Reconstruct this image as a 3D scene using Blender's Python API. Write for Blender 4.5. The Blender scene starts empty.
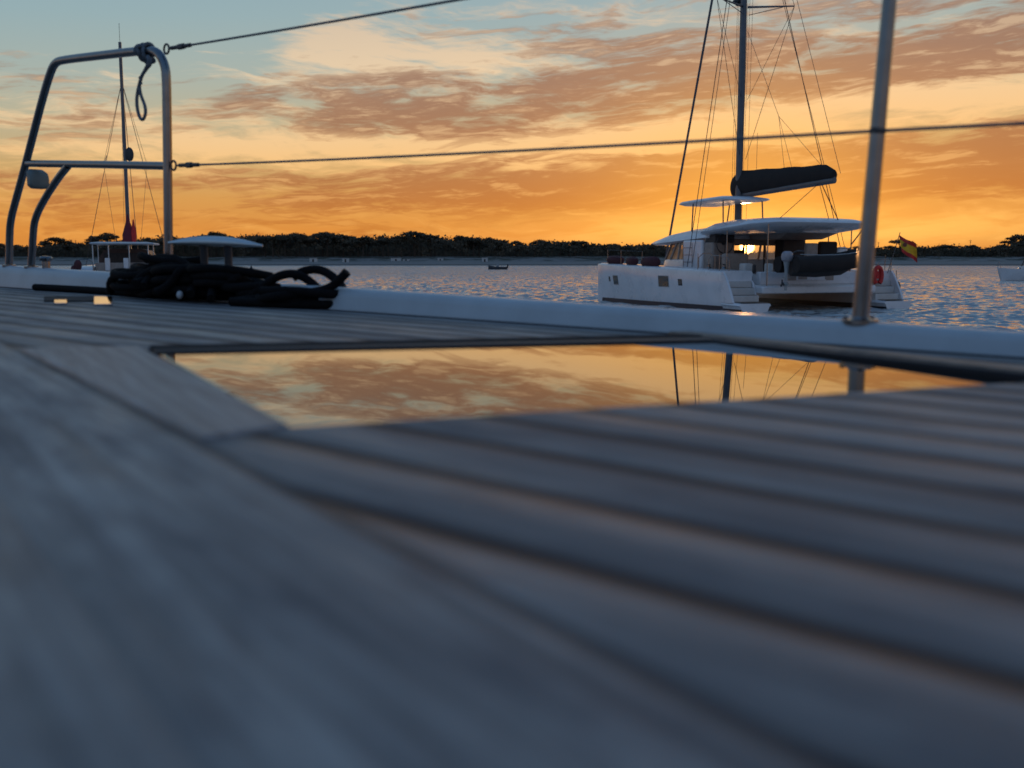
import bpy, bmesh, math, random
import numpy as np
from mathutils import Vector, Matrix, noise
random.seed(7)
rng = np.random.default_rng(11)
SC = bpy.context.scene
COL = SC.collection
H = 1.8                      # eye height above the water
TH = math.atan(122/1000)     # camera pitch
R = math.radians
SUN_AZ, SUN_EL = math.atan2(0.22676, 0.97384), R(0.85)

# ---------------------------------------------------------------- node helpers
class N_:
    """tiny expression helper for shader maths"""
    def __init__(s, nt, sock): s.nt, s.k = nt, sock
    @staticmethod
    def op(nt, o, *a, clamp=False):
        n = nt.nodes.new('ShaderNodeMath'); n.operation = o; n.use_clamp = clamp
        for i, v in enumerate(a):
            if isinstance(v, N_): nt.links.new(v.k, n.inputs[i])
            else: n.inputs[i].default_value = v
        return N_(nt, n.outputs[0])
    def __add__(s, o): return N_.op(s.nt, 'ADD', s, o)
    __radd__ = __add__
    def __sub__(s, o): return N_.op(s.nt, 'SUBTRACT', s, o)
    def __rsub__(s, o): return N_.op(s.nt, 'SUBTRACT', o, s)
    def __mul__(s, o): return N_.op(s.nt, 'MULTIPLY', s, o)
    __rmul__ = __mul__
    def __truediv__(s, o): return N_.op(s.nt, 'DIVIDE', s, o)
    def __neg__(s): return s*-1.0
    def f(s, name, *a): return N_.op(s.nt, name, s, *a)
    def sat(s): return N_.op(s.nt, 'ADD', s, 0.0, clamp=True)
    def sstep(s, a, b, lo=0.0, hi=1.0):
        n = s.nt.nodes.new('ShaderNodeMapRange'); n.interpolation_type = 'SMOOTHSTEP'
        s.nt.links.new(s.k, n.inputs[0])
        for i, v in zip((1, 2, 3, 4), (a, b, lo, hi)): n.inputs[i].default_value = v
        return N_(s.nt, n.outputs[0])
def vec(nt, x, y, z):
    n = nt.nodes.new('ShaderNodeCombineXYZ')
    for i, v in enumerate((x, y, z)):
        if isinstance(v, N_): nt.links.new(v.k, n.inputs[i])
        else: n.inputs[i].default_value = v
    return n.outputs[0]
def noise_(nt, v, scale, detail=4, rough=.55, dist=0.0):
    n = nt.nodes.new('ShaderNodeTexNoise'); nt.links.new(v, n.inputs['Vector'])
    n.inputs['Scale'].default_value = scale; n.inputs['Detail'].default_value = detail
    n.inputs['Roughness'].default_value = rough; n.inputs['Distortion'].default_value = dist
    return N_(nt, n.outputs['Fac'])
def mixc(nt, f, a, b):
    n = nt.nodes.new('ShaderNodeMix'); n.data_type = 'RGBA'
    if isinstance(f, N_): nt.links.new(f.k, n.inputs[0])
    else: n.inputs[0].default_value = f
    for i, v in ((6, a), (7, b)):
        if isinstance(v, tuple): n.inputs[i].default_value = (*v, 1)
        else: nt.links.new(v, n.inputs[i])
    return n.outputs[2]
def ramp(nt, f, stops):
    n = nt.nodes.new('ShaderNodeValToRGB'); nt.links.new(f.k, n.inputs[0]); e = n.color_ramp.elements
    while len(e) < len(stops): e.new(.5)
    for el, (p, c) in zip(e, stops): el.position = p; el.color = (*c, 1)
    return n.outputs[0]
def comps(nt, kind='Object'):
    t = nt.nodes.new('ShaderNodeTexCoord'); s = nt.nodes.new('ShaderNodeSeparateXYZ')
    nt.links.new(t.outputs[kind], s.inputs[0])
    return t.outputs[kind], [N_(nt, s.outputs[i]) for i in range(3)]

MATS = {}
def mat(name, col, rough=.5, metal=0., var=.12, nscale=6., bump=0., bscale=40., spec=.5, coat=0., trans=0.):
    """procedural principled material: colour broken up by noise, optional fine bump"""
    if name in MATS: return MATS[name]
    m = bpy.data.materials.new(name); m.use_nodes = True; nt = m.node_tree
    b = nt.nodes['Principled BSDF']
    co, _ = comps(nt)
    n = noise_(nt, co, nscale, 5, .6)
    lo = tuple(c*(1-var) for c in col); hi = tuple(min(1, c*(1+var)) for c in col)
    nt.links.new(mixc(nt, n.sstep(.3, .7), lo, hi), b.inputs['Base Color'])
    rr = n*(.25*rough) + rough*.87
    nt.links.new(rr.k, b.inputs['Roughness'])
    b.inputs['Metallic'].default_value = metal
    b.inputs['Specular IOR Level'].default_value = spec
    b.inputs['Coat Weight'].default_value = coat
    b.inputs['Transmission Weight'].default_value = trans
    if bump:
        bn = nt.nodes.new('ShaderNodeBump'); bn.inputs['Strength'].default_value = 1
        bn.inputs['Distance'].default_value = bump
        nt.links.new(noise_(nt, co, bscale, 4, .6).k, bn.inputs['Height'])
        nt.links.new(bn.outputs[0], b.inputs['Normal'])
    MATS[name] = m
    return m
gel = mat('white_gelcoat', (.74, .72, .72), .28, var=.07, nscale=1.2, coat=.3)
gel2 = mat('cream_gelcoat', (.60, .57, .54), .45, var=.08, nscale=2)
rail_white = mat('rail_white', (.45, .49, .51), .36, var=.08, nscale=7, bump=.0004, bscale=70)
steel = mat('stainless_steel', (.21, .215, .22), .22, 1., var=.10, nscale=30, bump=.0001, bscale=90)
steel_dark = mat('dark_fitting', (.05, .05, .055), .45, .4)
wire_m = mat('wire_rope', (.16, .16, .17), .5, .7)
mast_m = mat('anodised_mast', (.13, .135, .15), .45, .5, nscale=2)
rig_m = mat('rigging', (.05, .05, .055), .5, .4)
canvas = mat('dark_canvas', (.020, .014, .012), .85, var=.3, nscale=3, bump=.01, bscale=7)
black = mat('black_rubber', (.02, .02, .022), .6, var=.3)
rope_black = mat('black_rope', (.006, .0055, .006), .85, var=.4, nscale=60, bump=.003, bscale=160, spec=.15)
rope_grey = mat('grey_rope', (.13, .155, .18), .85, var=.3, nscale=90, bump=.001, bscale=300)
maroon = mat('maroon_cover', (.075, .018, .022), .8, var=.25)
red_m = mat('red_fabric', (.62, .035, .03), .7, var=.25)
yellow_m = mat('yellow_fabric', (.90, .50, .03), .7, var=.15)
dark_in = mat('dark_interior', (.05, .04, .038), .7, var=.2)
blue_dark = mat('navy_antifoul', (.015, .02, .035), .5, var=.3)
grey_pl = mat('grey_plastic', (.33, .34, .34), .4, var=.1)
beige_glare = mat('beige_panel', (.34, .27, .23), .5, var=.12)  # beige with the sun's warm veiling glare mixed into the colour

def glass_mat(name, tint, a):
    m = bpy.data.materials.new(name); m.use_nodes = True; nt = m.node_tree; nt.nodes.clear()
    o = nt.nodes.new('ShaderNodeOutputMaterial'); mx = nt.nodes.new('ShaderNodeMixShader')
    t = nt.nodes.new('ShaderNodeBsdfTransparent'); g = nt.nodes.new('ShaderNodeBsdfGlossy')
    co, _ = comps(nt); n = noise_(nt, co, 3, 2)
    nt.links.new(mixc(nt, n, tuple(c*.9 for c in tint), tint), t.inputs[0])
    g.inputs['Roughness'].default_value = .03; mx.inputs[0].default_value = a
    tl = nt.nodes.new('ShaderNodeBsdfTranslucent'); tl.inputs[0].default_value = (.9, .8, .7, 1); m2 = nt.nodes.new('ShaderNodeMixShader'); m2.inputs[0].default_value = .22
    nt.links.new(t.outputs[0], m2.inputs[1]); nt.links.new(tl.outputs[0], m2.inputs[2])
    nt.links.new(m2.outputs[0], mx.inputs[1]); nt.links.new(g.outputs[0], mx.inputs[2]); nt.links.new(mx.outputs[0], o.inputs[0])
    return m
glass = glass_mat('tinted_glass', (.62, .55, .5), .10)
dark_glass = mat('smoked_acrylic', (.006, .005, .004), .012, spec=.9, var=.2)
amber = mat('hull_window_glass', (.05, .03, .022), .06, spec=1.)

# ---------------------------------------------------------------- mesh helpers
def link(name, me, m, parent=None):
    o = bpy.data.objects.new(name, me); COL.objects.link(o)
    if m is not None:
        for mm in (m if isinstance(m, (list, tuple)) else [m]): me.materials.append(mm)
    if parent: o.parent = parent
    return o
def root(name, loc, rz=0., label=None, cat=None, group=None):
    o = bpy.data.objects.new(name, None); COL.objects.link(o); o.location = loc; o.rotation_euler.z = rz
    o.empty_display_size = .2
    return tag(o, label, cat, group)
def tag(o, label=None, cat=None, group=None, kind=None):
    if label: o['label'] = label
    if cat: o['category'] = cat
    if group: o['group'] = group
    if kind: o['kind'] = kind
    return o
def chaikin(p, n=2):
    p = [Vector(q) for q in p]
    for _ in range(n):
        q = [p[0]]
        for a, b in zip(p, p[1:]): q += [a*.75+b*.25, a*.25+b*.75]
        q.append(p[-1]); p = q
    return p
class MB:
    def __init__(s): s.bm = bmesh.new()
    def box(s, x0, x1, y0, y1, z0, z1, rot=None, c=None):
        vs = [s.bm.verts.new((x, y, z)) for x in (x0, x1) for y in (y0, y1) for z in (z0, z1)]
        for f in ((0,1,3,2),(4,6,7,5),(0,4,5,1),(2,3,7,6),(0,2,6,4),(1,5,7,3)): s.bm.faces.new([vs[i] for i in f])
        if rot is not None:
            c = Vector(c)
            for v in vs: v.co = rot @ (v.co-c) + c
        return s
    def tube(s, pts, r, seg=12, smooth=0, closed=False):
        p = chaikin(pts, smooth) if smooth else [Vector(q) for q in pts]
        n = len(p); rs = r if isinstance(r, (list, tuple)) else None
        up = None; rings = []
        for i in range(n):
            if closed: d = p[(i+1) % n]-p[i-1]
            else: d = (p[min(i+1, n-1)]-p[max(i-1, 0)])
            if d.length < 1e-9: d = Vector((0, 0, 1))
            d.normalize()
            if up is None:
                up = Vector((0, 0, 1)) if abs(d.z) < .9 else Vector((1, 0, 0))
            a = (up-d*up.dot(d)).normalized(); b = d.cross(a); up = a
            rr = rs[0]+(rs[1]-rs[0])*i/(n-1) if rs else r
            rings.append([s.bm.verts.new(p[i]+a*rr*math.cos(t)+b*rr*math.sin(t)) for t in [2*math.pi*k/seg for k in range(seg)]])
        m = n if closed else n-1
        for i in range(m):
            A, B = rings[i], rings[(i+1) % n]
            for k in range(seg): s.bm.faces.new([A[k], A[(k+1) % seg], B[(k+1) % seg], B[k]])
        if not closed: s.bm.faces.new(rings[0][::-1]); s.bm.faces.new(rings[-1])
        return s
    def loft(s, secs, cap=True, closed=True):
        rings = [[s.bm.verts.new(q) for q in sec] for sec in secs]
        for A, B in zip(rings, rings[1:]):
            m = len(A) if closed else len(A)-1
            for k in range(m): s.bm.faces.new([A[k], A[(k+1) % len(A)], B[(k+1) % len(A)], B[k]])
        if cap and closed: s.bm.faces.new(rings[0][::-1]); s.bm.faces.new(rings[-1])
        return s
    def lathe(s, prof, c, axis='Z', seg=20, M=None):
        rings = []
        for r, h in prof:
            ring = []
            for k in range(seg):
                t = 2*math.pi*k/seg; v = Vector((r*math.cos(t), r*math.sin(t), h))
                if M is not None: v = M @ v
                ring.append(s.bm.verts.new(v+Vector(c)))
            rings.append(ring)
        for A, B in zip(rings, rings[1:]):
            for k in range(seg): s.bm.faces.new([A[k], A[(k+1) % seg], B[(k+1) % seg], B[k]])
        s.bm.faces.new(rings[0][::-1]); s.bm.faces.new(rings[-1])
        return s
    def ball(s, c, r, M=None, seg=14):
        g = bmesh.ops.create_uvsphere(s.bm, u_segments=seg, v_segments=seg//2+2, radius=1)
        for v in g['verts']:
            q = Vector((v.co.x*r[0], v.co.y*r[1], v.co.z*r[2]))
            v.co = (M @ q if M is not None else q) + Vector(c)
        return s
    def slab(s, outline, z0, z1):
        """prism; outline 2D ccw; z0/z1 number or function(x,y)"""
        f0 = z0 if callable(z0) else (lambda x, y: z0); f1 = z1 if callable(z1) else (lambda x, y: z1)
        a = [s.bm.verts.new((x, y, f0(x, y))) for x, y in outline]; b = [s.bm.verts.new((x, y, f1(x, y))) for x, y in outline]
        n = len(a)
        for k in range(n): s.bm.faces.new([a[k], a[(k+1) % n], b[(k+1) % n], b[k]])
        s.bm.faces.new(a[::-1]); s.bm.faces.new(b)
        return s
    def build(s, name, m, parent=None, smooth=True, bevel=0., segs=2, off=None):
        bmesh.ops.recalc_face_normals(s.bm, faces=s.bm.faces)
        if off is not None: bmesh.ops.translate(s.bm, verts=s.bm.verts, vec=off)
        me = bpy.data.meshes.new(name); s.bm.to_mesh(me); s.bm.free()
        o = link(name, me, m, parent)
        if smooth:
            me.polygons.foreach_set('use_smooth', [True]*len(me.polygons))
            me.set_sharp_from_angle(angle=R(38))
        if bevel:
            b = o.modifiers.new('bevel', 'BEVEL'); b.width = bevel; b.segments = segs; b.limit_method = 'ANGLE'; b.angle_limit = R(35); b.harden_normals = False
        return o
def ray(px, py):
    c, s = math.cos(TH), math.sin(TH); a = (px-512)/1000; b = (384-py)/1000
    return Vector((a, c+b*s, -s+b*c))

# ---------------------------------------------------------------- world
def build_world():
    w = bpy.data.worlds.new('World'); SC.world = w; w.use_nodes = True; nt = w.node_tree; nt.nodes.clear()
    out = nt.nodes.new('ShaderNodeOutputWorld'); bg = nt.nodes.new('ShaderNodeBackground')
    nt.links.new(bg.outputs[0], out.inputs[0])
    _, (x, y, z) = comps(nt, 'Generated')
    zz = z.f('MAXIMUM', 0.0)
    # twilight base gradient toward the sun
    ze = (zz + x*(-.05)*zz.sstep(0, .15)).f('POWER', .5)
    st = [(0, (.68, .23, .035)), (.03, (.68, .26, .05)), (.065, (.64, .31, .085)), (.10, (.56, .36, .15)), (.145, (.47, .42, .28)), (.185, (.36, .42, .38)), (.235, (.28, .40, .43)), (.36, (.19, .33, .45)), (.65, (.09, .20, .38)), (1, (.06, .15, .34))]
    warm = ramp(nt, ze, [(math.sqrt(p), c) for p, c in st])
    cold = ramp(nt, ze, [(0, (.22, .24, .31)), (.3, (.19, .27, .38)), (.55, (.13, .25, .42)), (1, (.06, .15, .34))])
    side = (x*math.sin(SUN_AZ) + y*math.cos(SUN_AZ))
    base = mixc(nt, side.sstep(-.35, .75), cold, warm)
    # physical sky underneath, sun low on the horizon
    sky = nt.nodes.new('ShaderNodeTexSky'); sky.sky_type = 'NISHITA'; sky.sun_disc = False
    sky.sun_elevation = SUN_EL; sky.sun_rotation = SUN_AZ; sky.air_density = 1.2; sky.dust_density = 1.5
    bgs = nt.nodes.new('ShaderNodeBackground'); bgs.inputs[1].default_value = .02; nt.links.new(sky.outputs[0], bgs.inputs[0])
    # --- clouds; u,v: degrees-like coordinates around the view direction
    u, v = x, z
    wob = noise_(nt, vec(nt, x*3, y*3, z*9), 1.6, 4, .55)
    wx = (wob-.5)
    big = noise_(nt, vec(nt, x*1.0+wx*.25, y*1.0, z*4.6 - x*.45 + wx*.35), 3.3, 9, .58, .25)
    fine = noise_(nt, vec(nt, x*2.0+wx*.3, y*2.0, z*14 - x*.8 + wx*.6), 4.2, 8, .60, .25)
    micro = noise_(nt, vec(nt, x*5+wx*.5, y*5, z*38 - x*2. + wx*1.1), 4.4, 6, .60, .3)
    wisp = noise_(nt, vec(nt, x*2.0, y*2.0, z*12 + x*1.2 + wx*.7), 4.6, 8, .62, .3)
    def blob(px, py, sx, sy, tilt=0.):
        uu = (u-(px-512)/1020)*(1000/sx); vv = (v-(262-py)/1020 - (u-(px-512)/1020)*tilt)*(1000/sy)
        return (-(uu*uu+vv*vv)).f('EXPONENT') if False else N_.op(nt, 'POWER', 2.71828, -(uu*uu+vv*vv))
    dark_bias = blob(600, 100, 200, 38, .10)*.20 + blob(880, 72, 200, 32, .02)*.20 + blob(950, 165, 260, 36, .05)*.24 + blob(440, 185, 260, 14, .05)*.06 \
        + blob(90, 92, 110, 16, 0.)*.09 + blob(400, 118, 90, 14, -.05)*.05 + blob(620, 190, 200, 20, .05)*.22 + blob(250, 95, 60, 14, .0)*.06 + blob(300, 200, 360, 34, .0)*.10 + blob(250, 122, 120, 12, .0)*.03 + blob(600, 215, 200, 12, .04)*.05 \
        - blob(130, 30, 240, 52, 0.)*.30 - blob(520, 8, 150, 22, 0.)*.12 - blob(620, 140, 200, 14, .08)*.26 - blob(930, 118, 170, 15, .03)*.30 - blob(330, 150, 170, 13, .0)*.20 - blob(430, 65, 110, 12, .05)*.12 - blob(100, 165, 140, 16, .0)*.14 - blob(820, 222, 240, 16, 0.)*.22
    d = big*.27 + fine*.48 + micro*.26 + dark_bias*.50
    lit_bias = blob(345, 45, 55, 34, .35)*.16 + blob(950, 110, 170, 24, .0)*.10 + blob(430, 65, 120, 16)*.14 + blob(330, 150, 170, 18)*.10 + blob(620, 140, 200, 16, .08)*.10 - blob(110, 25, 260, 45)*.25 + blob(640, 150, 200, 24, .1)*.08
    l = wisp*.50 + big*.1 + fine*.20 + micro*.20 + lit_bias
    fade = zz.sstep(.55, .30)*.9 + .1
    front = side.sstep(-.2, .5)
    lit = (l.sstep(.455, .61)*fade*zz.sstep(.0, .05, .35, 1.)).sat()
    litcol = ramp(nt, ze, [(0, (.88, .38, .06)), (math.sqrt(.05), (.86, .42, .11)), (math.sqrt(.10), (.88, .53, .22)), (math.sqrt(.17), (.80, .60, .38)), (math.sqrt(.26), (.56, .47, .38)), (1, (.24, .30, .40))])
    darkcol = ramp(nt, ze, [(0, (.50, .14, .02)), (math.sqrt(.035), (.50, .16, .03)), (math.sqrt(.08), (.40, .15, .055)), (math.sqrt(.14), (.31, .145, .085)), (math.sqrt(.2), (.27, .155, .115)), (math.sqrt(.26), (.25, .19, .17)), (math.sqrt(.4), (.14, .18, .24)), (1, (.07, .13, .25))])
    c1 = mixc(nt, lit, base, litcol)
    dk = (d.sstep(.485, .590)*fade*.92*(1.-blob(60, 20, 260, 40)*.8)).sat()
    c2 = mixc(nt, dk, c1, darkcol)
    # bright rims breaking up the dark masses
    rim = ((fine*.45+micro*.55).sstep(.52, .62)*dk*fade*.5).sat()
    c3 = mixc(nt, rim, c2, litcol)
    c4 = mixc(nt, front, mixc(nt, .35, base, c3), c3)
    # glow near the sun
    sd = (math.sin(SUN_AZ)*math.cos(SUN_EL), math.cos(SUN_AZ)*math.cos(SUN_EL), math.sin(SUN_EL))
    dot = x*sd[0]+y*sd[1]+z*sd[2]
    ang2 = (1.-dot)*2.
    gl = N_.op(nt, 'POWER', 2.71828, -(ang2*(1/.016)))
    hz = N_.op(nt, 'POWER', 2.71828, -((zz-.030)*(zz-.030)*(1/.00038)))*N_.op(nt, 'POWER', 2.71828, -((x-.26)*(x-.26)*14.))
    c5 = mixc(nt, (gl*.65).sat(), c4, (1.0, .50, .08))
    c6 = mixc(nt, (hz*(fine.sstep(.40, .60, .35, 1.))*.9).sat(), c5, (1.0, .56, .13))
    nt.links.new(c6, bg.inputs[0]); bg.inputs[1].default_value = 1.0
    halo = N_.op(nt, 'POWER', 2.71828, -(ang2*(1/3.2e-4)))*1.6
    disc = ang2.sstep(6.2e-5, 1.5e-5)*55.
    bgd = nt.nodes.new('ShaderNodeBackground'); bgd.inputs[0].default_value = (1, .52, .14, 1); nt.links.new((disc+halo).k, bgd.inputs[1])
    a1 = nt.nodes.new('ShaderNodeAddShader'); a2 = nt.nodes.new('ShaderNodeAddShader')
    nt.links.new(bg.outputs[0], a1.inputs[0]); nt.links.new(bgs.outputs[0], a1.inputs[1])
    nt.links.new(a1.outputs[0], a2.inputs[0]); nt.links.new(bgd.outputs[0], a2.inputs[1]); nt.links.new(a2.outputs[0], out.inputs[0])
build_world()
sl = bpy.data.lights.new('sun', 'SUN'); sl.energy = 1.6; sl.angle = R(.5); sl.color = (1, .55, .22)
so = bpy.data.objects.new('sun', sl); COL.objects.link(so)
so.rotation_euler = (R(90)-SUN_EL, 0, math.pi-SUN_AZ)
so.rotation_euler = Vector((math.sin(SUN_AZ)*math.cos(SUN_EL), math.cos(SUN_AZ)*math.cos(SUN_EL), math.sin(SUN_EL))).to_track_quat('Z', 'Y').to_euler()

cam = bpy.data.cameras.new('camera'); co_ = bpy.data.objects.new('camera', cam); COL.objects.link(co_); SC.camera = co_
co_.location = (0, 0, H); co_.rotation_euler = (R(90)-TH, 0, 0)
cam.sensor_width = 36; cam.lens = 36*1000/1024; cam.clip_start = .02; cam.clip_end = 20000
cam.dof.use_dof = True; cam.dof.focus_distance = 7.5; cam.dof.aperture_fstop = 4.6; cam.dof.aperture_blades = 0
SC.view_settings.view_transform = 'Standard'; SC.view_settings.look = 'None'; SC.view_settings.exposure = 0
SC.cycles.use_denoising = True; SC.cycles.max_bounces = 8; SC.cycles.transparent_max_bounces = 24
SC.cycles.sample_clamp_indirect = 4; SC.cycles.caustics_reflective = False; SC.cycles.caustics_refractive = False

# ---------------------------------------------------------------- sea
def build_sea():
    na, nr = 860, 960
    ang = np.linspace(R(-42), R(42), na); rr = np.geomspace(9, 575, nr)
    A, RR = np.meshgrid(ang, rr); X = np.sin(A)*RR; Y = np.cos(A)*RR
    Z = np.zeros_like(X); spacing = np.maximum(RR*(math.log(575/9)/nr), RR*R(84)/na)
    for i in range(80):
        lam = float(np.exp(rng.uniform(math.log(.25), math.log(2.8))))
        th = R(200) + rng.normal(0, .62); k = 2*math.pi/lam
        amp = .0045*lam**.60*rng.uniform(.6, 1.3)
        att = np.clip(lam/(spacing*2.6)-1, 0, 1)
        ph = rng.uniform(0, 6.28) + .5*np.sin(X*.07*rng.uniform(.5, 1.5)+Y*.05+i)
        s = np.sin(k*(X*math.cos(th)+Y*math.sin(th))+ph)
        Z += amp*att*(s + .25*np.cos(2*(k*(X*math.cos(th)+Y*math.sin(th))+ph)))
    Z -= .05
    V = np.stack([X, Y, Z], -1).reshape(-1, 3)
    idx = np.arange(na*nr).reshape(nr, na)
    F = np.stack([idx[:-1, :-1], idx[:-1, 1:], idx[1:, 1:], idx[1:, :-1]], -1).reshape(-1, 4)
    # surrounding sheet just below, reaching far out
    me = bpy.data.meshes.new('sea')
    ring = [(-3000, -3000, -.22), (3000, -3000, -.22), (3000, 3000, -.22), (-3000, 3000, -.22)]
    V = np.concatenate([V, np.array(ring)]); n0 = na*nr
    me.vertices.add(len(V)); me.vertices.foreach_set('co', V.ravel().astype('f'))
    Fl = np.concatenate([F[:, ::-1].ravel(), [n0, n0+1, n0+2, n0+3]])
    me.loops.add(len(Fl)); me.loops.foreach_set('vertex_index', Fl.astype('i'))
    nf = len(F)+1
    me.polygons.add(nf); me.polygons.foreach_set('loop_start', (np.arange(nf)*4).astype('i'))
    me.update(calc_edges=True); me.validate()
    me.polygons.foreach_set('use_smooth', [True]*len(me.polygons))
    m = bpy.data.materials.new('sea_water'); m.use_nodes = True; nt = m.node_tree; b = nt.nodes['Principled BSDF']
    co, (x, y, z) = comps(nt)
    big = noise_(nt, vec(nt, x, y*.6, 0.), .035, 3)
    nt.links.new(mixc(nt, big.sstep(.35, .65), (.36, .385, .385), (.42, .435, .43)), b.inputs['Base Color'])
    b.inputs['Roughness'].default_value = .07; b.inputs['IOR'].default_value = 1.55
    def tex(sc, det, dist, sy=1.):
        n = nt.nodes.new('ShaderNodeTexNoise'); nt.links.new(vec(nt, x, y*sy, 0.), n.inputs['Vector'])
        n.inputs['Scale'].default_value = sc; n.inputs['Detail'].default_value = det; n.inputs['Roughness'].default_value = .62; n.inputs['Distortion'].default_value = dist
        q = nt.nodes.new('ShaderNodeSeparateXYZ'); nt.links.new(n.outputs['Color'], q.inputs[0])
        return N_(nt, q.outputs[0])-.5, N_(nt, q.outputs[1])-.5
    a0, a1 = tex(2.3, 5, .5, .75); b0, b1 = tex(.28, 3, .3, .7)
    g = nt.nodes.new('ShaderNodeNewGeometry'); gs = nt.nodes.new('ShaderNodeSeparateXYZ'); nt.links.new(g.outputs['Normal'], gs.inputs[0])
    gx, gy, gz = [N_(nt, gs.outputs[k]) for k in range(3)]
    nx = gx + a0*1.9 + b0*.4; ny = gy + a1*2.6 + b1*.6 - .16
    nn = nt.nodes.new('ShaderNodeVectorMath'); nn.operation = 'NORMALIZE'; nt.links.new(vec(nt, nx, ny, gz), nn.inputs[0])
    nt.links.new(nn.outputs[0], b.inputs['Normal'])
    return tag(link('sea', me, m), kind='structure')
build_sea()

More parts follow.
